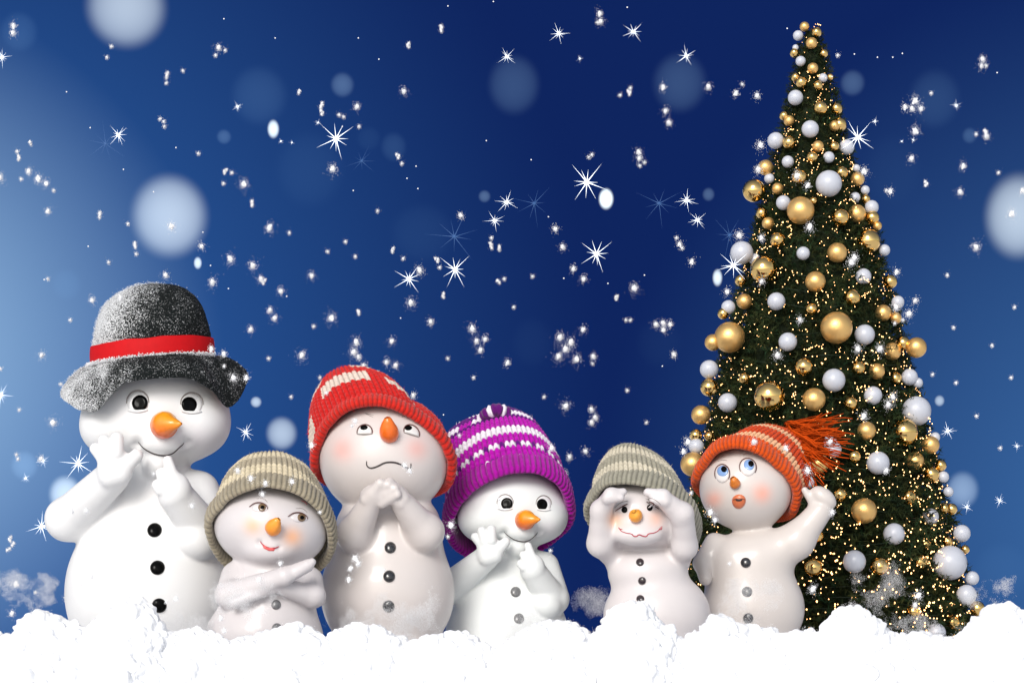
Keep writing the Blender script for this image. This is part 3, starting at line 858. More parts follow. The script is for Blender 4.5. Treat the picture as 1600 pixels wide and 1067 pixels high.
tab3 = [(0, 2, RD), (3, 6, (RD, CR, lambda r, c: ((c % 20) < 12))), (7, 9, RD), (10, 13, (RD, CR, lambda r, c: (((c + 9) % 20) < 12))), (14, 17, RD), (18, 21, (RD, CR, lambda r, c: ((c % 16) < 9))), (22, 40, RD)]
def red_pattern(ri, ci, T, TH):
    C = np.broadcast_to(np.array(RD), ri.shape + (3,)).copy(); dg = np.degrees(TH); z = 0.018 * (ci % 2)
    w = (T > 0.20 + z) & (T < 0.35 - z) & (dg > 88) & (dg < 138) | (T > 0.22 + z) & (T < 0.32 - z) & (dg > 42) & (dg < 72) | (T > 0.10) & (T < 0.26) & (dg > 158) & (dg < 196) \
        | (T > 0.42) & (T < 0.62) & (dg > 138) & (dg < 230) | (T > 0.46 + z) & (T < 0.60 - z) & (dg > 10) & (dg < 100) | (T > 0.3) & (T < 0.5) & (dg > 240) & (dg < 340)
    C[w] = CR; return C
knit_hat(f3, (594, 4, 735), (101, 0, 8), (0, -74, -103), (-44, 52, -112), h3, red_pattern, 26, 74, (12, 7, 92, 4, 3.4), q=0.72,
         bulge=[((540, 10, 620), 40, (-8, 0, -6)), ((655, 0, 640), 26, (-6, 0, 5))], back=0.3, seed=9, brim_color=(0.58, 0.018, 0.010), amp=3.6, fuzz=5200)

# ---- small snowman in a beige hat with crossed arms
f2 = Fig(-165, 415, 'small snowman in a beige knitted hat smiling sideways with arms crossed')
S = f2.solid
h2 = ell((423, 2, 823), (89, 76, 68), 6); S.add(h2)
S.add(ell((425, -48, 862), (34, 20, 16)), 20)
S.add(ell((424, 6, 915), (72, 54, 48)), 16)
S.add(ell((412, 10, 995), (92, 74, 70)), 40)
S.add(cone((368, 2, 900), (362, -38, 930), 23, 21), 10)
S.add(cone((362, -38, 930), (452, -82, 902), 21, 14), 6)
S.add(cone((452, -82, 902), (486, -78, 886), 13, 10), 6)
S.add(cone((470, -84, 896), (494, -80, 880), 8, 6), 4)
S.add(cone((484, 2, 905), (492, -34, 930), 20, 19), 10)
S.add(cone((492, -34, 932), (440, -66, 915), 18, 12), 5)
S.add(cone((440, -66, 915), (372, -66, 942), 11, 8), 4)
S.cut(cone((412, -90, 846), (412, -70, 850), 3.5, 3), 6); S.cut(cone((442, -92, 855), (443, -70, 858), 3.5, 3), 6)
f2.body(M['ceramic'], (0.60, 0.565, 0.57), blush=[(402, 824, 14, (0.86, 0.40, 0.16), 0.6), (462, 841, 15, (0.86, 0.38, 0.14), 0.7)], h=2.4, box=((310, -120, 745), (525, 110, 1085)))
for (ex, ey, ix, iy) in ((413, 796, 416, 796), (473, 811, 476, 811)):
    a = np.linspace(0, 2 * math.pi, 30, endpoint=False)
    o = np.stack([ex + 13 * np.cos(a), np.maximum(ey + 7.5 * np.sin(a), ey - 6)], 1)
    e = f2.patch('eye', o, M['paint'], dome=2.0, lift=0.2, color=(0.66, 0.62, 0.62))
    f2.patch('iris', np.stack([ix + 6.3 * np.cos(a), iy + 6.3 * np.sin(a)], 1), M['paint'], dome=1.6, lift=1.8, color=(0.16, 0.10, 0.05), parent=e)
    f2.patch('pupil', np.stack([ix + 1 + 3.1 * np.cos(a), iy + 3.1 * np.sin(a)], 1), M['black_gloss'], dome=1.0, lift=3.3, parent=e)
    f2.stroke('eyelid', [(ex - 17, ey - 1), (ex - 9, ey - 6.5), (ex + 1, ey - 7.5), (ex + 9, ey - 3.5), (ex + 12, ey + 2)], 1.0, M['line_brown'], e, lift=1.4)
    f2.stroke('eye_crease', [(ex - 6, ey - 14), (ex + 4, ey - 14), (ex + 11, ey - 8)], 0.55, M['line_soft'], e)
f2.stroke('eyebrow', [(409, 776), (413, 774.5), (418, 774)], 0.8, M['line_brown'])
f2.stroke('eyebrow', [(474, 784), (479, 786), (483, 790)], 0.8, M['line_red'])
lip = [(414, 850), (419, 855), (427, 859), (435, 859.5), (440, 857), (434, 863), (427, 863), (419, 859)]
f2.patch('lower_lip', lip, M['paint'], dome=2.0, lift=0.6, color=(0.70, 0.10, 0.10), rings=4)
f2.stroke('mouth', [(413, 848), (419, 854.5), (428, 858.5), (436, 858.5), (442, 856)], 1.0, M['line_red'], lift=1.0)
y0 = float(S.front(434, 828)[0])
f2.nose([(434, y0 + 6, 830), (434, y0 - 8, 828), (437, y0 - 16, 824), (442, y0 - 22, 818), (445, y0 - 24, 815)], [10, 13, 11, 6.5, 3], (0.82, 0.22, 0.015), (0.86, 0.33, 0.03))
f2.button(436, 945, 7.5, M['button_grey']); f2.button(438, 981, 7.5, M['button_grey'])
BG = (0.36, 0.31, 0.225); BL = (0.60, 0.52, 0.37)
tabb = [(0, 4, BL), (5, 7, BG), (8, 10, BL), (11, 40, BG)]
knit_hat(f2, (425, 4, 835), (94, 0, 6), (6, -72, -80), (-4, 30, -92), h2, band_colors(tabb, BG), 22, 68, (19, 6.5, 76, 6, 3.6), q=0.72, seed=15, brim_color=(0.33, 0.285, 0.205), amp=3.4, fuzz=2800)

# ---- small snowman in a beige hat peering from under both hands
f5 = Fig(-20, 1020, 'small snowman in a beige knitted hat peering out under both raised hands')
S = f5.solid
h5 = ell((1000, 2, 806), (76, 64, 56), 4); S.add(h5)
S.add(ell((1012, 6, 895), (62, 50, 42)), 8)
S.add(ell((1027, 10, 962), (84, 68, 72)), 16)
S.add(ell((1027, 10, 1030), (74, 62, 46)), 24)
S.add(cone((958, 0, 872), (937, -30, 850), 16, 19), 12)
S.add(cone((937, -30, 850), (937, -58, 800), 20, 16), 10)
S.add(cone((937, -58, 800), (952, -82, 778), 15, 12), 8)
S.add(cone((950, -84, 778), (970, -82, 773), 9, 6), 5); S.add(cone((946, -86, 784), (966, -88, 782), 8, 6), 5)
S.add(cone((1062, 0, 872), (1066, -34, 855), 18, 19), 12)
S.add(cone((1069, -34, 855), (1062, -66, 806), 18.5, 17.5), 10)
S.add(cone((1058, -66, 805), (1030, -82, 782), 18, 13), 8)
S.add(cone((1032, -84, 779), (1008, -82, 774), 10, 7), 5); S.add(cone((1034, -88, 788), (1016, -88, 786), 8, 6), 5)
S.add(ell((994, -52, 838), (34, 18, 16)), 20)
f5.body(M['ceramic'], (0.64, 0.60, 0.60), blush=[(959, 815, 13, (0.88, 0.46, 0.22), 0.6), (1021, 813, 13, (0.88, 0.42, 0.26), 0.55)], h=2.2, box=((905, -115, 742), (1120, 90, 1075)))
for (ex, ey, sg) in ((973, 799, -1), (1012, 796, 1)):
    a = np.linspace(0, 2 * math.pi, 30, endpoint=False)
    e = f5.patch('eye', [(ex - 4 * sg * -1 + 0, ey - 7), (ex + 9 * sg, ey - 1 - 0), (ex + 13 * sg, ey + 2), (ex + 2 * sg, ey + 4), (ex - 4 * sg, ey + 1)], M['paint'], dome=1.2, lift=0.2, color=(0.70, 0.66, 0.66), rings=4)
    f5.patch('pupil', np.stack([ex + 4.6 * np.cos(a), ey + 4.9 * np.sin(a)], 1), M['black_gloss'], dome=2.2, lift=1.3, parent=e)
    f5.stroke('eyelid', [(ex - 5 * sg, ey - 9), (ex + 3 * sg, ey - 5), (ex + 14 * sg, ey + 2)], 0.9, M['line_brown'], e, lift=1.2)
    f5.stroke('eye_crease', [(ex - 6 * sg, ey - 14), (ex + 5 * sg, ey - 11), (ex + 15 * sg, ey - 3)], 0.55, M['line_soft'], e)
f5.stroke('mouth', [(965.5, 828), (968, 832), (975, 835), (983, 836.5), (987, 840), (991, 840.5), (995, 838), (1001, 840), (1006, 840.5), (1010, 836.5), (1018, 835), (1025, 831.5), (1029, 826)], 0.95, M['line_red'], n=90)
f5.stroke('mouth_corner', [(964, 826), (966, 829), (970, 829.5)], 0.8, M['line_red'], n=12); f5.stroke('mouth_corner', [(1026, 829), (1030, 829), (1031, 824)], 0.8, M['line_red'], n=12)
y0 = float(S.front(990, 809)[0])
f5.nose([(990, y0 + 5, 811), (990, y0 - 6, 809), (989, y0 - 13, 806), (987, y0 - 17, 803)], [8, 11, 9, 3.5], (0.86, 0.27, 0.025), (0.88, 0.38, 0.045))
for bx, by in ((998, 879), (1001, 908), (998, 936)): f5.button(bx, by, 6.2, M['brown_button'])
BG5 = (0.32, 0.30, 0.235); BL5 = (0.56, 0.51, 0.40)
tab5 = [(0, 3, BL5), (4, 6, BG5), (7, 9, BL5), (10, 40, BG5)]
knit_hat(f5, (1008, 4, 810), (80, 0, 26), (0, -66, -58), (-10, 26, -92), h5, band_colors(tab5, BG5), 22, 62, (20, 6, 68, 6, 3.6), q=0.85, seed=25, brim_color=(0.30, 0.285, 0.225), amp=3.4, fuzz=2600)

# ---- waving snowman in the orange hat
f6 = Fig(110, 1175, 'waving snowman with blue eyes and open mouth in an orange knitted hat')
S = f6.solid
h6 = ell((1166, 2, 762), (73, 64, 67)); S.add(h6)
S.add(ell((1166, 6, 878), (67, 50, 48)), 12)
S.add(ell((1178, 8, 950), (80, 64, 74)), 34)
S.add(ell((1178, 8, 1030), (72, 60, 46)), 24)
S.add(cone((1116, 0, 848), (1096, -14, 880), 16, 14), 12); S.add(cone((1096, -14, 880), (1100, -30, 905), 13, 10), 6)
S.add(cone((1196, -6, 868), (1242, -18, 846), 34, 27), 22)
S.add(cone((1242, -18, 846), (1278, -24, 800), 26, 19), 14)
S.add(ell((1283, -26, 779), (23, 17, 15), 38), 4)
S.add(cone((1272, -26, 792), (1254, -28, 767), 9, 5), 6)
f6.body(M['ceramic'], (0.61, 0.56, 0.53), blush=[(1112, 782, 13, (0.86, 0.36, 0.26), 0.65), (1185, 774, 15, (0.86, 0.36, 0.26), 0.75)], h=2.4, box=((1072, -95, 690), (1316, 90, 1075)))
for (ex, ey, rx, rz, ix, iy, qx, qy) in ((1124.5, 743, 10.5, 14.5, 1125, 739, 1127, 736), (1163.5, 733.5, 12.5, 14, 1165, 730, 1168, 728)):
    a = np.linspace(0, 2 * math.pi, 30, endpoint=False)
    e = f6.patch('eye', np.stack([ex + rx * np.cos(a), ey + rz * np.sin(a)], 1), M['paint'], dome=3, lift=0.4, color=(0.76, 0.72, 0.70))
    f6.patch('iris', np.stack([ix + 8 * np.cos(a), iy + 8.8 * np.sin(a)], 1), M['paint'], dome=1.2, lift=3.0, color=(0.20, 0.34, 0.62), parent=e)
    f6.patch('pupil', np.stack([qx + 4.4 * np.cos(a), qy + 5.0 * np.sin(a)], 1), M['black_gloss'], dome=1.4, lift=4.0, parent=e)
    f6.stroke('eye_outline', [(ex + (rx + 0.6) * math.cos(q), ey + (rz + 0.6) * math.sin(q)) for q in np.linspace(math.pi * 0.85, math.pi * 2.2, 13)], 0.9, M['line_brown'], e, lift=1.2)
    f6.stroke('eyebrow', [(ex - 6, ey - 20), (ex + 1, ey - 22), (ex + 8, ey - 21)], 0.6, M['line_soft'])
a = np.linspace(0, 2 * math.pi, 30, endpoint=False)
mo = f6.patch('mouth', np.stack([1149.5 + 10.5 * np.cos(a) * (1 - 0.12 * np.sin(a)), 786.5 + 11 * np.sin(a)], 1), M['paint'], dome=4.5, lift=0.6, color=(0.62, 0.16, 0.06))
f6.patch('mouth_opening', np.stack([1149 + 5 * np.cos(a), 784.5 + 1.9 * np.sin(a)], 1), M['line_dark'], dome=0.3, lift=5.2, parent=mo)
f6.stroke('lip_line', [(1140, 784), (1145, 782.5), (1149, 783.5), (1154, 782.5), (1159, 784)], 0.7, M['line_brown'], mo, lift=4.9)
y0 = float(S.front(1142, 758)[0])
f6.nose([(1143, y0 + 4, 761), (1143, y0 - 5, 759), (1141, y0 - 9, 755), (1138, y0 - 11, 750)], [7, 8.6, 7, 4], (0.55, 0.15, 0.02), (0.70, 0.20, 0.02))
f6.button(1161, 880, 8, M['coal']); f6.button(1162.5, 925, 8, M['button_grey']); f6.button(1164, 966, 8, M['coal'])  # middle button: the mist over it is put into its grey colour
OR = (0.60, 0.07, 0.004); OC = (0.74, 0.42, 0.24); OD = (0.55, 0.05, 0.005)
tab6 = [(0, 2, OR), (3, 4, OC), (5, 8, OD), (9, 10, OC), (11, 40, OR)]
hat6, _ = knit_hat(f6, (1168, 4, 768), (73, 0, 24), (2, -60, -68), (62, 30, -66), h6, band_colors(tab6, OR), 24, 66, (14, 7, 76, 4, 3.2), q=0.75, back=0.35, seed=35, brim_color=(0.64, 0.075, 0.004), amp=3.4, fuzz=4200)
def tassel(fig, parent):
    r_ = np.random.default_rng(77); Vs = []; Fs = []; n0 = 0; Cs = []
    tip = np.array([1238, 10, 690.])
    for i in range(230):
        ang = r_.uniform(-0.34, 1.15); ln = r_.uniform(34, 76) * (1.12 if ang < 0.4 else 0.92)
        st = tip + np.array([r_.uniform(-12, 14), r_.uniform(-26, 10), r_.uniform(-32, 20)])
        d = np.array([math.cos(ang), r_.uniform(-0.35, 0.15), math.sin(ang)])
        k = 8; t = np.linspace(0, 1, k)[:, None]
        sag = r_.uniform(-6, 12)
        Q = st + d * ln * t + np.array([0, 0, 1.]) * sag * t * t + np.cumsum(r_.normal(size=(k, 3)), 0) * 1.1 * t
        V, F = tube(Q, np.linspace(1.6, 0.75, k) * r_.uniform(0.5, 1.3), 5)
        c = np.array(OR) * r_.uniform(0.55, 1.0)
        Vs.append(V); Cs.append(np.tile(c, (len(V), 1)))
        F = np.concatenate([F[0], np.concatenate([F[1][:, :1], F[1]], 1), np.concatenate([F[2][:, :1], F[2]], 1)]) if False else F
        for q in F: Fs.append((q + n0))
        n0 += len(V)
    quads = np.concatenate([q for q in Fs if q.shape[1] == 4]); tris = np.concatenate([q for q in Fs if q.shape[1] == 3])
    build('tassel', fig.w(np.concatenate(Vs)), [quads, tris], M['fibre'], parent, colors=np.concatenate(Cs), closed=False)
tassel(f6, hat6)

# ------------------------------------------------------------------ Christmas tree
TY = 620.0
TF = (D + TY) / D
TR = [(30, 0), (45, 9), (100, 25), (200, 47), (300, 76), (400, 104), (500, 132), (600, 157), (700, 181), (800, 203), (900, 224), (1000, 244), (1060, 256)]
def tree_r(py): return np.interp(py, [p[0] for p in TR], [p[1] for p in TR])
def tree_cx(py): return np.interp(py, [30, 500, 1000], [1268, 1272, 1284])
def tw(x, y, py):   # x offset in photo units from the axis, y depth offset
    return np.stack([(tree_cx(py) + x - 800) * TF, TY + y * TF, HZ + (1000 - py) * TF], -1) * K
tree = empty('christmas_tree', tuple(tw(0, 0, 1000 + HZ / TF)))
tag(tree, 'tall narrow green Christmas tree hung with baubles and warm lights', 'christmas tree')
r_ = np.random.default_rng(42)
M['needle'] = mat('needles', rough=0.7, attr=True, spec=0.1)
M['bark'] = mat('bark', (0.09, 0.06, 0.04), 0.9, bump=(30, 0.01), var=0.3, varscale=10)
def tree_parts():
    # trunk
    py = np.linspace(45, 1060, 40); Q = tw(0 * py, 0 * py, py); V, F = tube(Q, np.interp(py, [45, 1060], [2, 22]) * K, 16)
    build('trunk', V, F, M['bark'], tree)
    # limbs
    Vs = []; Fs = []; n0 = 0
    for i in range(260):
        p = 60 + 980 * math.sqrt(r_.uniform(0.005, 1)); a = r_.uniform(0, 2 * math.pi); R = float(tree_r(p)) * 0.92
        t = np.linspace(0, 1, 6); Q = tw(np.cos(a) * R * t, np.sin(a) * R * t, p - 12 * np.sin(t * 2) * (R / 150) + 10 * t)
        V, F = tube(Q, np.linspace(3.2, 0.7, 6) * K, 5); Vs.append(V)
        for q in F: Fs.append(q + n0)
        n0 += len(V)
    build('branches', np.concatenate(Vs), [np.concatenate([q for q in Fs if q.shape[1] == 4]), np.concatenate([q for q in Fs if q.shape[1] == 3])], M['bark'], tree, closed=False)
    # crown: inner shadowy mass of needles + sprays
    nu, nv = 160, 170
    th = np.linspace(0, 2 * math.pi, nu, endpoint=False); p = np.linspace(50, 1060, nv)
    TH, PY = np.meshgrid(th, p, indexing='ij')
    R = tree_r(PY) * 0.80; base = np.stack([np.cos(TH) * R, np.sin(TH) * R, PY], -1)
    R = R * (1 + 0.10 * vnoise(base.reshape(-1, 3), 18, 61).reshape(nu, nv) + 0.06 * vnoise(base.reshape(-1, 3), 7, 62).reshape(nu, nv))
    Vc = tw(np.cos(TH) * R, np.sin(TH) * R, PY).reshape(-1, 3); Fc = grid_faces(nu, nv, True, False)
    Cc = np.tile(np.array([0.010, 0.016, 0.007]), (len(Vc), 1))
    n = 25000; nn = 15
    pq = 45 + 1010 * r_.uniform(0.0, 1, n) ** 0.62; a = r_.uniform(0, 2 * math.pi, n)
    keep_front = r_.uniform(size=n) < np.where(np.sin(a) < 0.25, 1.0, 0.55)
    pq = pq[keep_front]; a = a[keep_front]; n = len(pq)
    clump = vnoise(np.stack([np.cos(a) * tree_r(pq), np.sin(a) * tree_r(pq), pq], 1), 26, 63)
    rad = tree_r(pq) * (r_.uniform(0.80, 0.97, n) + 0.05 * clump)
    cen = np.stack([np.cos(a) * rad, np.sin(a) * rad, pq], 1)
    out = np.stack([np.cos(a), np.sin(a), r_.uniform(-0.6, 0.5, n)], 1)
    ax = nrm(out + r_.normal(size=(n, 3)) * 0.45)
    size = np.interp(pq, [40, 300, 1000], [0.55, 0.8, 1.15]) * r_.uniform(0.7, 1.25, n)
    tl = 15 * size
    u = r_.uniform(0, 1, (n, nn, 1))
    root = cen[:, None, :] + ax[:, None, :] * u * tl[:, None, None]
    d = nrm(r_.normal(size=(n, nn, 3)) + ax[:, None, :] * 1.0)
    ln = (8.0 * size)[:, None, None] * r_.uniform(0.7, 1.2, (n, nn, 1))
    sd = nrm(np.cross(d, r_.normal(size=(n, nn, 3)))) * (0.75 * size)[:, None, None]
    tri = np.stack([root - sd, root + sd, root + d * ln], 2).reshape(-1, 3)
    Vn = tw(tri[:, 0], tri[:, 1], tri[:, 2])
    shade = (0.75 + 0.5 * (clump > 0.05) + r_.uniform(-0.25, 0.35, n))
    hue = r_.uniform(0, 1, n)[:, None]
    cc = (np.array([0.010, 0.028, 0.012]) * (1 - hue) + np.array([0.036, 0.040, 0.012]) * hue) * shade[:, None]
    Cn = np.repeat(np.repeat(cc, nn, 0), 3, 0)
    Fn = np.arange(len(Vn)).reshape(-1, 3)
    build('crown', np.concatenate([Vc, Vn]), [Fc, Fn + len(Vc)], M['needle'], tree, colors=np.concatenate([Cc, Cn]), closed=False, smooth=False)
tree_parts()

# ---- baubles
M['gold'] = mat('satin_gold', (0.88, 0.55, 0.20), 0.38, metal=0.82, bump=(200, 0.0006))
M['shiny'] = mat('polished_gold', (0.90, 0.60, 0.22), 0.045, metal=1.0)
M['pearl'] = mat('pearl_white', (0.50, 0.52, 0.58), 0.34, coat=0.3, bump=(200, 0.0006))
M['cap'] = mat('cap_metal', (0.75, 0.55, 0.25), 0.3, metal=1.0)
BA = """G1257,42,7.5 W1247,56,8 S1276,51,8 G1268,68,9 S1241,83,7 W1243,75,5 S1287,84,7 W1251,96,8 G1270,107,8.5 S1243,121,7 W1286,122,7 S1252,129,9 S1278,134,7.5 G1297,121,5 W1243,153,12 S1282,169,11 S1307,170,9.5 S1225,181,7.5
G1233,189,8.5 G1304,197,8.5 S1312,195,11 W1266,202,13.5 W1212,220,13 S1233,223,10.5 G1278,229,9 S1303,229,8 W1323,230,12 S1269,246,9 W1295,246,9 W1231,253,9.5 G1196,262,12 W1338,263,6 S1178,298,18 W1202,279,8 G1215,295,9
S1249,277,12 W1295,287,20.5 S1315,270,10 G1340,280,11 W1352,297,7 W1336,309,8.5 S1353,311,7 W1224,317,11.5 G1251,329,21.5 S1271,314,6 S1190,333,9 G1200,349,9.5 S1313,340,13.5 G1339,334,14 W1362,324,11 S1363,340,11 G1371,353,7
S1215,375,12 S1357,377,19 W1159,395,18 W1255,396,10.5 G1308,395,15.5 W1382,391,9 W1179,405,9 S1193,421,21 S1157,438,9 G1274,440,16 W1349,432,12.5 S1391,440,11 G1163,471,12 W1213,471,14 S1331,465,13 W1403,472,10 S1268,483,9.5
W1138,480,11 S1130,490,9 G1380,489,13 G1400,497,9 G1140,527,24 G1114,535,13 W1231,534,14.5 G1307,512,25 W1351,523,16 S1411,536,11 G1394,549,14 G1432,543,16 S1256,573,14 S1341,575,11 G1370,580,12.5 S1399,591,10 W1421,589,13
W1434,598,8 W1108,577,14.5 S1108,605,14 S1163,591,9 S1202,619,24 W1303,594,18 W1137,629,15 G1272,624,18 W1364,618,14.5 S1329,630,10.5 G1095,648,15 W1432,642,23 S1413,675,21.5 S1087,680,10 S1108,681,8 W1088,697,12 G1082,725,19
G1354,673,14.5 W1296,693,12 W1302,702,13 G1430,720,14 G1454,695,14 W1461,683,8 G1280,724,15 S1335,713,10 W1372,723,18 S1455,741,13 S1470,727,9 W1474,745,9 W1264,753,9 S1313,773,10.5 G1350,798,20 S1420,777,12 W1454,807,13
S1476,794,8 S1487,795,9 W1482,768,8 W1397,834,17 W1503,833,13.5 S1481,846,8 W1335,877,18 S1374,885,15 S1271,886,14 S1437,878,12 W1484,879,27 W1519,903,11 W1510,929,16 S1527,950,12 S1427,955,12 S1488,972,12 W1463,988,15 S1447,850,8
S1508,858,7 W1345,1010,14 S1277,838,10 W1292,984,10"""
BAUB = []
for tok in BA.split():
    k = tok[0]; x, y, r = tok[1:].split(','); BAUB.append((k, float(x), float(y), float(r)))
KN = {'G': ('matte gold', 'gold'), 'S': ('mirror gold', 'shiny'), 'W': ('pearl white', 'pearl')}
def where(x, y):
    z = 'at the tree tip' if y < 110 else 'high on the tree' if y < 260 else 'on the upper tree' if y < 430 else 'halfway up the tree' if y < 600 else 'on the lower tree' if y < 800 else 'near the foot of the tree'
    u = (x - float(tree_cx(y))) / (float(tree_r(y)) + 8)
    h = 'left edge' if u < -0.72 else 'left side' if u < -0.25 else 'middle' if u < 0.25 else 'right side' if u < 0.72 else 'right edge'
    return z, h
desc = []
for (k, x, y, r) in BAUB:
    sz = 'tiny' if r < 8.5 else 'small' if r < 12 else 'medium' if r < 17 else 'large'
    z, h = where(x, y)
    desc.append('%s %s bauble %s, %s' % (sz, KN[k][0], z, h))
ORD = ['first', 'second', 'third', 'fourth', 'fifth', 'sixth', 'seventh']
labels = [None] * len(desc)
for dsc in set(desc):
    ids = sorted([i for i, q in enumerate(desc) if q == dsc], key=lambda i: BAUB[i][2])
    if len(ids) == 1: labels[ids[0]] = dsc
    elif len(ids) == 2:
        labels[ids[0]] = dsc + ', upper of two'; labels[ids[1]] = dsc + ', lower of two'
    else:
        for n_, i in enumerate(ids): labels[i] = dsc + ', %s from top' % ORD[n_]
ball_meshes = {}
def ball_mesh(kind):
    if kind not in ball_meshes:
        n, m = 40, 24
        th = np.linspace(0, 2 * math.pi, n, endpoint=False); ph = np.linspace(0.0, math.pi, m)
        TH, PH = np.meshgrid(th, ph, indexing='ij')
        V = np.stack([np.cos(TH) * np.sin(PH), np.sin(TH) * np.sin(PH), np.cos(PH)], -1).reshape(-1, 3)
        o = build('bauble', V, grid_faces(n, m, True, False), M[KN[kind][1]])
        # cap with a crimped edge and wire loop
        a = np.linspace(0, 2 * math.pi, 24, endpoint=False); pr = [(0.30, 0.955), (0.29, 1.10), (0.22, 1.16), (0.03, 1.17)]
        Vc = np.concatenate([np.stack([r * (1 + 0.05 * np.cos(a * 8) * (i == 0)) * np.cos(a), r * np.sin(a), np.full(24, z)], 1) for i, (r, z) in enumerate(pr)])
        Fc = np.concatenate([np.stack([i * 24 + np.arange(24), i * 24 + (np.arange(24) + 1) % 24, (i + 1) * 24 + (np.arange(24) + 1) % 24, (i + 1) * 24 + np.arange(24)], 1) for i in range(3)])
        t = np.linspace(0, 2 * math.pi, 13); Ql = np.stack([0.10 * np.sin(t), 0 * t, 1.26 - 0.10 * np.cos(t)], 1)
        Vl, Fl = tube(Ql, 0.02, 6)
        cp = build('cap', np.concatenate([Vc, Vl]), [np.concatenate([Fc, Fl[0] + len(Vc)]), np.concatenate([Fl[1], Fl[2]]) + len(Vc)], M['cap'], closed=False)
        ball_meshes[kind] = (o.data, cp.data)
        bpy.data.objects.remove(o); bpy.data.objects.remove(cp)
    return ball_meshes[kind]
BPOS = []
for i, (k, x, y, r) in enumerate(BAUB):
    R = float(tree_r(y)); dx = x - float(tree_cx(y)); Rm = R * 0.97
    dy = -max(math.sqrt(max(Rm * Rm - dx * dx, 0.0)), 0.48 * R) - 0.9 * r - 6
    BPOS.append((dx, dy, y, r, k))
    if abs(dx) > R + 0.6 * r and False: dy = 0
    Y = TY + dy * TF
    f = (D + Y) / D
    bm, cm = ball_mesh(k)
    o = bpy.data.objects.new('bauble', bm); col.objects.link(o)
    o.location = W(x, y, Y); s_ = r * f * K; o.scale = (s_, s_, s_)
    o.rotation_euler = (random.uniform(-1.35, -0.95), random.uniform(-0.3, 0.3), 0)
    tag(o, labels[i], 'bauble', 'baubles hanging on the Christmas tree')
    if r >= 9:
        c_ = bpy.data.objects.new('cap', cm); col.objects.link(c_); c_.parent = o

# ---- fairy lights
M['bulb'] = mat('warm_bulb', (1, 0.8, 0.5), 0.4, emit=(1.0, 0.52, 0.19), estr=5.0)
M['wire'] = mat('green_wire', (0.012, 0.03, 0.014), 0.5)
lights = empty('fairy_lights', tuple(tw(0, 0, 1000 + HZ / TF)))
tag(lights, 'strings of warm white fairy lights wound all over the Christmas tree', 'string lights')
def fairy():
    n = 4600
    p = 42 + 1000 * r_.uniform(0, 1, n) ** 0.52; a = r_.uniform(0, 2 * math.pi, n)
    # bulbs follow wavering strings
    a = a + 0.03 * np.sin(p * 0.2)
    Rr = tree_r(p) * r_.uniform(0.90, 1.03, n)
    P = tw(np.cos(a) * Rr, np.sin(a) * Rr, p)
    r = np.interp(p, [40, 400, 700, 1000], [0.62, 0.75, 0.92, 1.25]) * r_.uniform(0.75, 1.3, n) * K
    front = np.sin(a) < 0
    show = np.where(front, r * (0.3 + 0.7 * np.abs(np.sin(a))), 0) * (p < 960)
    big = np.argsort(-show)[:100]
    rest = np.setdiff1d(np.arange(n), big)
    # little wreaths of bulbs round the mirror baubles
    EP = []; ER = []
    for (dx, dy, by, br, bk) in BPOS:
        if bk != 'S' or abs(dx) > 0.85 * float(tree_r(by)): continue
        m = int(br * 1.5)
        a_ = r_.uniform(0, 2 * math.pi, m); rr = br * r_.uniform(0.93, 1.12, m)
        EP.append(tw(dx + rr * np.cos(a_), dy + br * r_.uniform(0.0, 0.6, m), by + rr * np.sin(a_))); ER.append(np.full(m, float(np.interp(by, [40, 400, 1000], [0.6, 0.8, 1.1])) * K))
    PP = np.concatenate([P[rest]] + EP); RR = np.concatenate([r[rest]] + ER)
    V, F = scatter(OCTA, PP, np.stack([RR, RR, RR * 1.35], 1))
    o = build('bulbs', V, F, M['bulb'], lights, closed=False); o['kind'] = 'stuff'
    v, f = ICO[1]; base = np.array(lights['_w'])
    me = build('bulb', v * np.array([1, 1, 1.35]), f, M['bulb']); md = me.data; bpy.data.objects.remove(me)
    for i in big:
        b = bpy.data.objects.new('bulb', md); col.objects.link(b); b.parent = lights
        b.location = P[i] - base; b.scale = (r[i],) * 3
    t = np.linspace(0, 1, 2600); pz = 45 + 1000 * t ** 0.75; aa = t * 2 * math.pi * 46
    Rr = tree_r(pz) * (0.93 + 0.03 * np.sin(aa * 7.3))
    V, F = tube(tw(np.cos(aa) * Rr, np.sin(aa) * Rr, pz + 5 * np.sin(aa * 5.1)), 0.45 * K, 4)
    build('wire', V, F, M['wire'], lights, closed=False)
fairy()

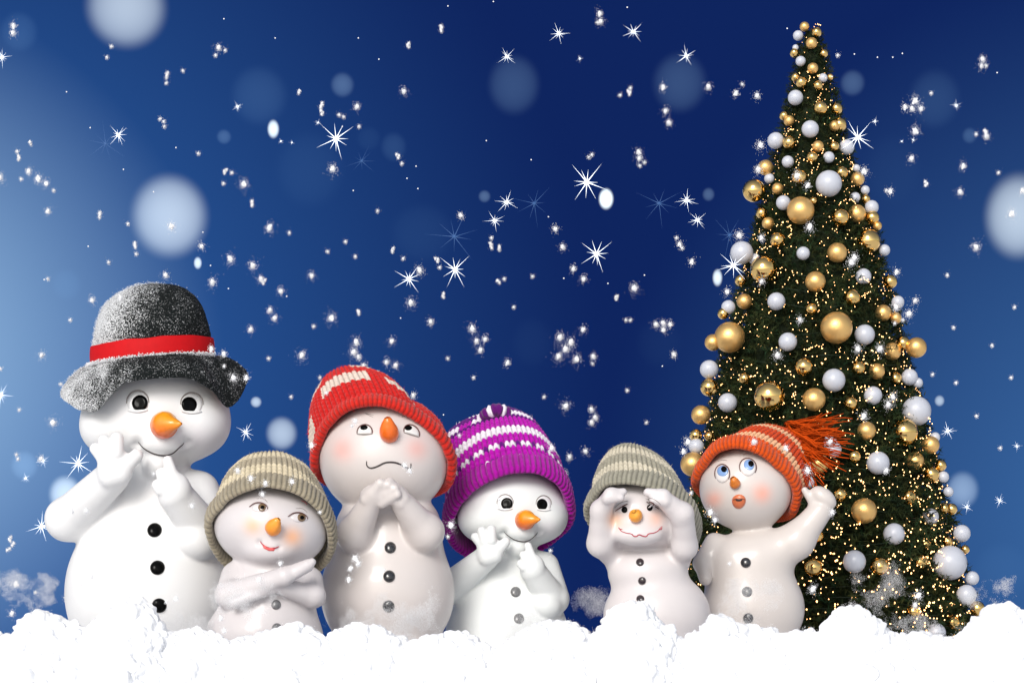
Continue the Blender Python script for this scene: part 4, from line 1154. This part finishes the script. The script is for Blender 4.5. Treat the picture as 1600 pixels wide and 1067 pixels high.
# ------------------------------------------------------------------ falling snow, sparkles, emissive glows for out-of-focus flakes
def snow_protos():
    out = {}
    r_ = np.random.default_rng(123)
    for sz in (3, 6, 9, 12):
        for v in range(4):
            ncore = 1 if sz != 6 else (1 + v % 4)
            cores = [(0, 0, 0)] if ncore == 1 else [(r_.uniform(-0.16, 0.16) + 0.16 * (-1) ** k, r_.uniform(-.1, .1), (k - (ncore - 1) / 2) * 0.38) for k in range(ncore)]
            P = []; R = []
            for c in cores:
                c = np.array(c) * sz
                m = int(6 + sz)
                P.append(c[None]); R.append([max(sz * 0.25, 0.7)])
                P.append(c + r_.normal(size=(m, 3)) * sz * 0.10); R.append(sz * r_.uniform(0.07, 0.14, m))
                m = int(30 + sz * 20)
                g_ = nrm(r_.normal(size=(m, 3))) * (np.abs(r_.normal(size=(m, 1))) * (0.27 if ncore == 1 else 0.20) + 0.10) * sz
                P.append(c + g_); R.append(r_.uniform(0.26, 0.48, m))
                m = int(8 * sz)
                P.append(c + r_.normal(size=(m, 3)) * sz * (0.38 if ncore == 1 else 0.28)); R.append(r_.uniform(0.20, 0.34, m))
            P = np.concatenate(P); R = np.concatenate(R); bg_ = R > 0.6
            V, F = scatter(ICO[1], P[bg_], R[bg_]); Vs_, Fs_ = scatter(TETRA, P[~bg_], R[~bg_] * 1.25, rot=True); V = np.concatenate([V, Vs_]); F = np.concatenate([F, Fs_ + len(V) - len(Vs_)])
            o = build('snowflake', V * K, F, M['flake'], closed=False)
            out[(sz, v)] = o.data; bpy.data.objects.remove(o)
    return out
PRO = snow_protos()
SN = """21,41,9 20,52,9 174,73,6 167,90,6 342,75,9 352,79,6 337,87,6 286,111,6 261,118,6m 260,130,6 104,144,3 250,186,6 256,190,6 257,198,6 275,231,3 141,200,3 193,265,3 48,224,6m 27,237,6 29,247,6m 45,268,9 60,280,12 72,287,9 84,298,6
33,280,6 75,330,9 156,336,6m 138,385,3 200,350,6 211,383,6m 213,397,6 352,268,6m 362,270,6 349,287,6 381,288,12 394,318,6m 315,385,9 317,363,3 268,354,12 0,278,12 689,45,6m 638,71,6m 592,93,3 631,143,9 467,144,6m 502,165,6m
503,176,6m 558,167,9 530,180,6 537,183,6 535,198,3 561,198,6 520,264,12 552,298,3 622,244,6m 628,256,6 636,279,3 653,295,3 720,337,9 421,356,12 452,364,6 540,378,6 512,393,6 614,391,6m 768,372,6 767,384,6m 937,22,9 938,34,9
934,36,6 969,149,6 985,138,6 983,145,6m 1036,137,9 1107,136,9 1040,174,9 1045,192,9 1150,146,9 1160,132,6 1183,150,9 920,246,6 925,242,6 998,238,9 999,248,9 1007,254,6 1000,259,6 857,339,3 868,358,9 879,386,9 1057,372,6
1062,382,9 1066,388,6 1188,227,12 65,555,9 83,660,12 64,717,9 26,710,6 28,717,6 144,469,9 360,405,12 329,415,3 332,441,12 357,451,3 392,515,9 395,415,12 408,436,9 412,440,6m 259,430,9 75,436,6 69,437,3 1,576,6 439,455,9
487,431,9 422,485,9 429,497,9 518,497,12 560,488,6m 472,555,12 555,401,6 557,535,12 553,550,12 560,558,9 568,572,9 612,533,9 604,566,9 618,571,9 642,473,12 630,404,6 656,423,12 683,406,6m 687,418,6 693,462,6m 626,497,3
673,503,9 738,514,12 745,533,9 758,530,9 751,547,9 646,618,9 693,648,3 448,463,3 896,420,9 912,436,9 881,435,3 832,432,6 779,440,6m 788,436,6 780,388,6m 803,480,6 1081,409,9 991,450,12 963,465,6m 978,500,6 985,500,6
950,443,3 1007,430,3 1025,507,9 1036,505,9 1047,507,9 1037,515,9 1053,554,9 875,527,12 892,535,12 884,545,12 873,557,12 901,561,12 911,515,9 927,557,9 926,568,6 793,567,9 884,634,12 924,640,9 930,652,9 924,660,9 1136,456,9
1035,572,3 1309,87,6 1335,85,3 1371,90,3 1410,84,3 1535,93,9 1534,103,9 1541,103,6 1558,114,3 1430,158,12 1414,168,9 1425,170,9 1439,170,9 1455,146,6 1430,205,12 1424,248,9 1540,208,6m 1541,214,9 1525,210,6 1505,260,9
1500,300,9 1447,287,6m 1385,298,6 1391,299,9 1525,386,12 1581,334,12 1598,298,9 1350,268,12 1401,425,9 1420,490,12 1490,512,6 1457,585,6 868,722,9 883,740,9 890,714,9 915,705,9 1398,505,6 1411,500,6
190,905,6 20,850,6m 16,842,6m 13,858,6m 19,958,9 25,912,12 55,925,6 104,935,9 122,902,6 1526,650,6 1563,700,6 1494,598,6 1300,120,3 1395,90,3 490,510,6 1585,480,6 1480,430,6 1560,270,6 1230,45,3 700,10,3 771,3,3 980,12,3
350,30,3 430,60,3 560,60,3 95,600,6 30,640,6 110,500,6 170,410,6 240,300,3 310,240,6 590,330,6 650,260,3 830,250,3 760,220,3 850,620,6 980,610,6 1010,660,6 740,590,6 700,560,6 500,590,6 420,560,6 455,620,6 1580,590,6 1550,540,6"""
# snow that drifts past in front of the snowmen and the tree
SF = """365,590,12 385,590,9 330,545,9 350,553,9 350,572,6 188,465,9 410,772,9 300,790,9 135,798,9 112,798,9 555,872,12 548,888,9 560,880,9 600,890,6 545,905,9 640,735,9 632,727,9 555,658,9 550,665,6 487,695,9 510,614,6 718,680,6
705,820,12 700,838,6 862,700,9 1245,275,12 1262,290,9 1335,403,12 1330,410,12 1190,440,9 1215,555,12 1250,500,9 1340,545,12 1375,545,12 1395,620,12 1388,632,12 1350,650,12 1178,690,9 1228,700,9 1075,690,12 1068,705,9 1110,800,12
1117,812,9 1270,920,12 1435,930,12 1430,945,9 1265,355,12 1185,265,12 1155,368,12 1190,372,9 1400,480,12 1140,880,6 456,752,9 415,755,9 392,747,9 371,735,9 438,880,9 405,905,9 275,935,9 260,940,6 142,900,9 128,912,6 345,965,9
350,985,9 780,780,6 1297,690,9 1262,735,12 1385,735,9 1430,470,9 1300,800,9 240,740,6 1080,770,6 860,860,6 500,800,6 1180,690,6"""
snow_i = 0
MARKS = [('the black felt hat', 235, 520), ('the red hat', 590, 620), ('the purple hat', 790, 700), ('the beige hat on the right', 1010, 730), ('the tip of the tree', 1268, 60), ('the upper tree', 1265, 300), ('the lower tree', 1300, 640), ('the foot of the tree', 1420, 930),
         ('the big round glow', 265, 338), ('the glow at the top left edge', 197, 12), ('the big sparkle near the top left', 525, 217), ('the brightest oval flake', 947, 311), ('the lone centre sparkle', 932, 397), ('the paired sparkles', 783, 330), ('the right edge glow', 1590, 338),
         ('the dim top centre glow', 803, 133), ('the elbow of the tallest snowman', 90, 815), ('the dim glow at upper right', 1460, 155), ('the waving snowman', 1175, 850), ('the large red-hatted snowman', 605, 850), ('the arms of the smallest snowman', 420, 900), ('the sparkle over the purple hat', 711, 421), ('the two top sparkles', 930, 50)]
ORD2 = ['first', 'second', 'third', 'fourth', 'fifth', 'sixth', 'seventh', 'eighth', 'ninth', 'tenth', 'eleventh', 'twelfth', 'thirteenth', 'fourteenth', 'fifteenth', 'sixteenth']
def spot(x, y):
    n_, mx, my = min(MARKS, key=lambda m: (m[1] - x) ** 2 + (m[2] - y) ** 2)
    dx, dy = x - mx, y - my
    if abs(dx) > abs(dy): w_ = 'right of' if dx > 0 else 'left of'
    else: w_ = 'below' if dy > 0 else 'above'
    if math.hypot(dx, dy) < 28: w_ = 'over'
    return w_ + ' ' + n_
def name_apart(items):
    # items: (object, look, x, y, category, group)
    d = {}
    for it in items: d.setdefault(it[1] + ' ' + spot(it[2], it[3]), []).append(it)
    for k, v in d.items():
        v.sort(key=lambda it: it[2])
        for n_, it in enumerate(v):
            tag(it[0], k if len(v) == 1 else k + ', ' + ORD2[n_] + ' from left', it[4], it[5])
pending = []; specks = []
def put_snow(text, near):
    global snow_i
    for tok in text.split():
        p = tok.rstrip('m').split(','); multi = tok.endswith('m')
        x, y, s = float(p[0]), float(p[1]), int(p[2])
        rr = np.random.default_rng(snow_i * 7 + 3); snow_i += 1
        if near: Y = -380 + rr.uniform(-60, 60)
        else: Y = float(rr.uniform(250, 950)) if 1080 > x else float(rr.uniform(-250, 120))
        if near and x > 1080 and y < 640: Y = 100 + rr.uniform(-40, 40)
        v = int(rr.integers(1, 4)) if multi else int(rr.integers(0, 4))
        if s == 6 and not multi: v = 0
        f = (D + Y) / D * (1.12 if s >= 9 else 0.95)
        if s == 3: specks.append((W(x, y, Y), f)); continue
        o = bpy.data.objects.new('snowflake', PRO[(s, v)]); col.objects.link(o)
        o.location = W(x, y, Y); o.scale = (f, f, f * 1.2)
        o.rotation_euler = (0, rr.uniform(-0.4, 0.4), rr.uniform(0, 6.28))
        lb = 'clustered white snowflakes' if multi else 'large fuzzy white snowflake' if s == 12 else 'medium fuzzy white snowflake' if s == 9 else 'small white snowflake'
        pending.append((o, lb, x, y, 'snowflake', 'falling snowflakes'))
put_snow(SN, False); put_snow(SF, True)
name_apart(pending)
V_, F_ = scatter(ICO[1], [p for p, _ in specks], [1.2 * K * f for _, f in specks])
tag(build('snow_specks', V_, F_, M['flake'], closed=False), 'tiny far white specks of snow scattered over the blue sky', 'snow', kind='stuff')
tiny_stars = []

# sparkles: bright core with thin tapering rays
M['spark'] = mat('sparkle_light', (0.9, 0.95, 1), 0.5, emit=(0.86, 0.93, 1.0), estr=1.6)
M['spark_dim'] = mat('dim_sparkle', (0.02, 0.06, 0.16), 0.6, emit=(0.05, 0.13, 0.34), estr=0.55)
def star_mesh(seed, dim=False):
    rr = np.random.default_rng(seed); Vs = []; Fs = []; n0 = 0
    nr = 9 if dim else 11; a0 = rr.uniform(0, 6)
    v, f = ICO[2]; Vs.append(v * (0.03 if dim else 0.085)); Fs.append(f); n0 = len(v)
    for k in range(nr):
        a = a0 + 2 * math.pi * k / nr + rr.uniform(-0.2, 0.2); ln = 1.0 if k % 3 == 0 else rr.uniform(0.45, 0.8)
        d = np.array([math.cos(a), rr.uniform(-0.35, 0.35), math.sin(a)]); Q = d * np.linspace(0, ln, 6)[:, None]
        V, F = tube(Q, np.array([0.040, 0.020, 0.012, 0.008, 0.0045, 0.001]) * (0.5 if dim else 1), 6)
        q, t1, t2 = F; tri = np.concatenate([q[:, [0, 1, 2]], q[:, [0, 2, 3]], t1, t2])
        Vs.append(V); Fs.append(tri + n0); n0 += len(V)
    o = build('sparkle', np.concatenate(Vs), np.concatenate(Fs), M['spark_dim' if dim else 'spark'], closed=False)
    me = o.data; bpy.data.objects.remove(o); return me
STM = [star_mesh(i) for i in range(5)]; STD = [star_mesh(20 + i, True) for i in range(2)]
ST = [(185, 211, 19), (525, 217, 33), (497, 192, 7), (439, 221, 6), (456, 223, 5), (371, 167, 10), (873, 53, 18), (990, 50, 19), (906, 92, 7), (792, 89, 17), (1072, 88, 18), (917, 285, 36), (792, 316, 20), (773, 345, 18), (1073, 313, 20), (1090, 344, 17),
      (932, 397, 30), (711, 421, 30), (639, 436, 26), (1340, 215, 31), (1367, 190, 8), (1494, 165, 10), (1427, 219, 6), (1409, 221, 5), (1481, 673, 16), (1562, 782, 12), (1511, 792, 12), (1589, 697, 9), (122, 724, 29), (65, 822, 25), (384, 675, 17), (40, 747, 9),
      (67, 720, 12), (3, 90, 17), (1, 617, 20), (1146, 415, 28)]
STL = {(525, 217): 'big bright white sparkle in the sky above the red hat', (917, 285): 'largest white sparkle high in the sky, beside the bright oval flake', (1340, 215): 'big white sparkle just right of the upper tree',
       (932, 397): 'big white sparkle alone in the dark sky centre', (711, 421): 'big white sparkle in the sky above the purple hat', (639, 436): 'large white four-rayed sparkle left of another big sparkle', (122, 724): 'white sparkle beside the shoulder of the tallest snowman',
       (65, 822): 'white sparkle beside the elbow of the tallest snowman', (384, 675): 'white sparkle between the black hat and the beige hat', (1146, 415): 'white sparkle at the left edge of the tree', (3, 90): 'white sparkle cut off by the left frame edge near the top', (1, 617): 'white sparkle cut off by the left frame edge halfway down',
       (185, 211): 'white sparkle left in the sky above the black felt hat', (1481, 673): 'white sparkle right of the lower tree', (873, 53): 'left of two white sparkles at the top centre of the sky', (990, 50): 'right of two white sparkles at the top centre of the sky',
       (792, 89): 'white sparkle on the rim of a dim round glow, top centre', (1072, 88): 'white sparkle on the rim of a dim round glow left of the tree tip', (792, 316): 'upper of two white sparkles in the sky over the purple hat', (773, 345): 'lower of two white sparkles in the sky over the purple hat',
       (1073, 313): 'upper of two white sparkles left of the upper tree', (1090, 344): 'lower of two white sparkles left of the upper tree'}
for i, (x, y, s) in enumerate(ST):
    rr = np.random.default_rng(i + 50); Y = 1000.0 if x < 1100 else -200.0
    o = bpy.data.objects.new('sparkle', STM[i % 5]); col.objects.link(o); f = (D + Y) / D
    o.location = W(x, y, Y); o.scale = (s * f * K,) * 3; o.rotation_euler = (0, rr.uniform(0, 6.28), rr.uniform(-0.2, 0.2))
    if (x, y) in STL: tag(o, STL[(x, y)], 'sparkle', 'sparkles in the sky')
    else: tiny_stars.append((o, 'tiny white sparkle', x, y, 'sparkle', 'sparkles in the sky'))
name_apart(tiny_stars)
SD = [(165, 225, 38, 'dim blue sparkle beside a bright one above the black hat'), (565, 252, 28, 'dim blue sparkle right of the big sparkle over the red hat'), (710, 370, 48, 'large dim blue sparkle just above a big white one'),
      (835, 318, 38, 'dim blue sparkle right of the paired sparkles over the purple hat'), (1030, 318, 40, 'dim blue sparkle right of the bright oval flake'), (1140, 368, 36, 'dim blue sparkle at the left edge of the upper tree')]
for i, (x, y, s, lb) in enumerate(SD):
    Y = 1300.0; o = bpy.data.objects.new('dim_sparkle', STD[i % 2]); col.objects.link(o); f = (D + Y) / D
    o.location = W(x, y, Y); o.scale = (s * f * K,) * 3; o.rotation_euler = (0, i * 1.3, 0)
    tag(o, lb, 'sparkle', 'sparkles in the sky')

# soft round glows: emissive balls added to imitate the lens blur of near flakes
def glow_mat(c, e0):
    m = bpy.data.materials.new('bokeh_glow'); m.use_nodes = True; t = m.node_tree; t.nodes.clear()
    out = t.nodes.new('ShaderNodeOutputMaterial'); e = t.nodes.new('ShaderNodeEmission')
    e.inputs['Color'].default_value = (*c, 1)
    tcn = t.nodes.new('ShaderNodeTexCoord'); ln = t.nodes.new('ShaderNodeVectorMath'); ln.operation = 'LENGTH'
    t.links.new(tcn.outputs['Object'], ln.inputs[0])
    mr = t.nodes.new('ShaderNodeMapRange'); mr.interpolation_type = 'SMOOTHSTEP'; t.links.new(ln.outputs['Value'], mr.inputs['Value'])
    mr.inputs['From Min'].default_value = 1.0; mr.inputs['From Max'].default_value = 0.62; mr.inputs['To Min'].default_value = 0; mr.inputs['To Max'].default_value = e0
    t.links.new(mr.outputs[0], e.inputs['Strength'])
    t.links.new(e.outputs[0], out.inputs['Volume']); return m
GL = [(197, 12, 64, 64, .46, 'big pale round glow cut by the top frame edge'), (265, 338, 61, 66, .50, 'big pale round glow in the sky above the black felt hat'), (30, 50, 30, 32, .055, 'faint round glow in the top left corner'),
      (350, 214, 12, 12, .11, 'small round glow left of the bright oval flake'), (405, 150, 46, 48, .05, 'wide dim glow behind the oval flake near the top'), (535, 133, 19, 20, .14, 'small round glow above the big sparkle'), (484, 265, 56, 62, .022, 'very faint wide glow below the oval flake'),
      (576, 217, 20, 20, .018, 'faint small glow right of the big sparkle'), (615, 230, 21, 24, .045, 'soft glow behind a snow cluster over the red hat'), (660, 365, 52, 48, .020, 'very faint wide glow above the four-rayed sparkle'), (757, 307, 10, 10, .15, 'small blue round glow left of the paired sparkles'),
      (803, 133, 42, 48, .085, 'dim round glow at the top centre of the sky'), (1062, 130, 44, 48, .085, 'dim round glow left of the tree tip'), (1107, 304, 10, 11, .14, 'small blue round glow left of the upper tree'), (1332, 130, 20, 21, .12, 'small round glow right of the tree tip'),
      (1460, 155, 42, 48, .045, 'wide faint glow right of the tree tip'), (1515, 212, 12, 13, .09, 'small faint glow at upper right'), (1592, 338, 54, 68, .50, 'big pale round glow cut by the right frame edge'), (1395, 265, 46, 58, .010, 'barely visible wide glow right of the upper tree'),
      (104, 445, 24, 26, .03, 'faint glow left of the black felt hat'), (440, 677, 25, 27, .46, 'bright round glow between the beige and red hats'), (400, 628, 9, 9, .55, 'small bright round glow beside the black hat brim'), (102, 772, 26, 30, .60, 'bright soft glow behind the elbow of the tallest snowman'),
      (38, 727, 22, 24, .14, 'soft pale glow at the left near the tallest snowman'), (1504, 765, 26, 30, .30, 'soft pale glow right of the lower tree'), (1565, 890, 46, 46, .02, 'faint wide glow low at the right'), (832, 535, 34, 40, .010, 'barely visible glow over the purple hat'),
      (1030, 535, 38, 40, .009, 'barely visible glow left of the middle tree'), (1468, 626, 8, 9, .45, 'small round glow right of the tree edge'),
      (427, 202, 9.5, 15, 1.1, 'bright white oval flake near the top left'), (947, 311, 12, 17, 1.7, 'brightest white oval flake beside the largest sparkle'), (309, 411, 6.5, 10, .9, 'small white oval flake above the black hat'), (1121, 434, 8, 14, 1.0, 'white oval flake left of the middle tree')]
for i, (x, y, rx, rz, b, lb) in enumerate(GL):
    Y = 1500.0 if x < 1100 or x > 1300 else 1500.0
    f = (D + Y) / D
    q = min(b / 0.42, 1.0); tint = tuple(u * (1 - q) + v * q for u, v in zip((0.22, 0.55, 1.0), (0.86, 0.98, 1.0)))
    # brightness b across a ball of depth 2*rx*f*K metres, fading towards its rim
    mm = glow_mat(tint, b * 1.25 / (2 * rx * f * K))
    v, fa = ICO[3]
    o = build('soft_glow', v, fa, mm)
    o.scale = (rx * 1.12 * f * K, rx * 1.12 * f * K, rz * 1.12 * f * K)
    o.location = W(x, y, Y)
    tag(o, lb, 'glow', 'soft out-of-focus glows in the sky')

# ------------------------------------------------------------------ thin drifting mist over the snow
def fbm(P, s0, seed):
    return vnoise(P, s0, seed) * 0.5 + vnoise(P, s0 * 0.45, seed + 1) * 0.3 + vnoise(P, s0 * 0.2, seed + 2) * 0.2
def powder(x, y, rx, rz, ry, Y, n, seed):
    f = (D + Y) / D; rr = np.random.default_rng(seed)
    P = rr.uniform(-1, 1, size=(n * 7, 3)); P = P[(P ** 2).sum(1) < 1]
    q = P * np.array([rx, ry, rz]) + 500
    w = fbm(q, 30, seed) * 1.5 + 0.62 - 1.0 * np.linalg.norm(P, axis=1) ** 1.5
    P = P[w > rr.uniform(0, 0.55, len(w))][:n]
    Q = np.stack([((x - 800) + P[:, 0] * rx) * f, Y + P[:, 1] * ry, HZ + (1000 - y - P[:, 2] * rz) * f], 1)
    return scatter(TETRA, Q * K, rr.uniform(0.18, 0.34, len(Q)) * K * f, rot=True)
MW = [(38, 925, 60, 44, 'wispy white mist at the left edge of the snow', -200, 7, 14), (935, 940, 44, 34, 'wispy mist in the gap between the purple and beige hats', 200, 4, 14), (1560, 932, 64, 38, 'wispy white mist above the snow at the right', 0, 7, 14), (385, 928, 64, 44, 'white mist drifting over the crossed arms', -340, 8, 14),
      (1172, 935, 58, 52, 'white mist drifting over the buttons of the waving snowman', -60, 6, 14), (1385, 930, 70, 56, 'white mist drifting across the foot of the tree', 150, 6, 14), (590, 985, 105, 62, 'white mist in front of the large red-hatted snowman', -230, 16, 20), (672, 955, 44, 50, 'white mist beside the belly of the red-hatted snowman', -200, 6, 14),
      (280, 965, 60, 44, 'white mist beside the lowest button of the tallest snowman', -200, 6, 14), (850, 985, 80, 44, 'white mist before the belly of the purple-hatted snowman', -160, 8, 14), (1440, 990, 90, 44, 'white mist low across the foot of the tree', 100, 9, 14)]
for i, (x, y, rx, rz, lb, Y, dens, ry) in enumerate(MW):
    V, F = powder(x, y, rx, rz, ry, Y, int(dens * 3000), i + 3)
    o = build('blown_snow', V, F, M['flake'], closed=False, smooth=False)
    tag(o, lb.replace('mist', 'powder snow'), 'powder snow', 'wisps of powder snow blowing over the bank', 'stuff')
# loose powder along the crest of the bank
rr = np.random.default_rng(99); n = 30000
xs = rr.uniform(-60, 1660, n); tp = np.interp(xs, [p[0] for p in RIDGE], [p[1] for p in RIDGE]); f = (D - 300) / D
dz = rr.normal(size=n) * 5 + 5 + np.abs(rr.normal(size=n)) * 8 * (vnoise(np.stack([xs, tp, tp * 0], 1), 30, 4) > 0)
Q = np.stack([(xs - 800) * f, -300 + rr.normal(size=n) * 9, HZ + (1000 - tp - dz + 3) * f], 1)
V, F = scatter(TETRA, Q * K, rr.uniform(0.3, 0.7, n) * K, rot=True)
tag(build('loose_snow', V, F, M['flake'], closed=False, smooth=False), 'loose powder snow clinging along the crest of the front snow bank', 'powder snow', kind='stuff')

for o in bpy.data.objects:
    if '_w' in o: del o['_w']
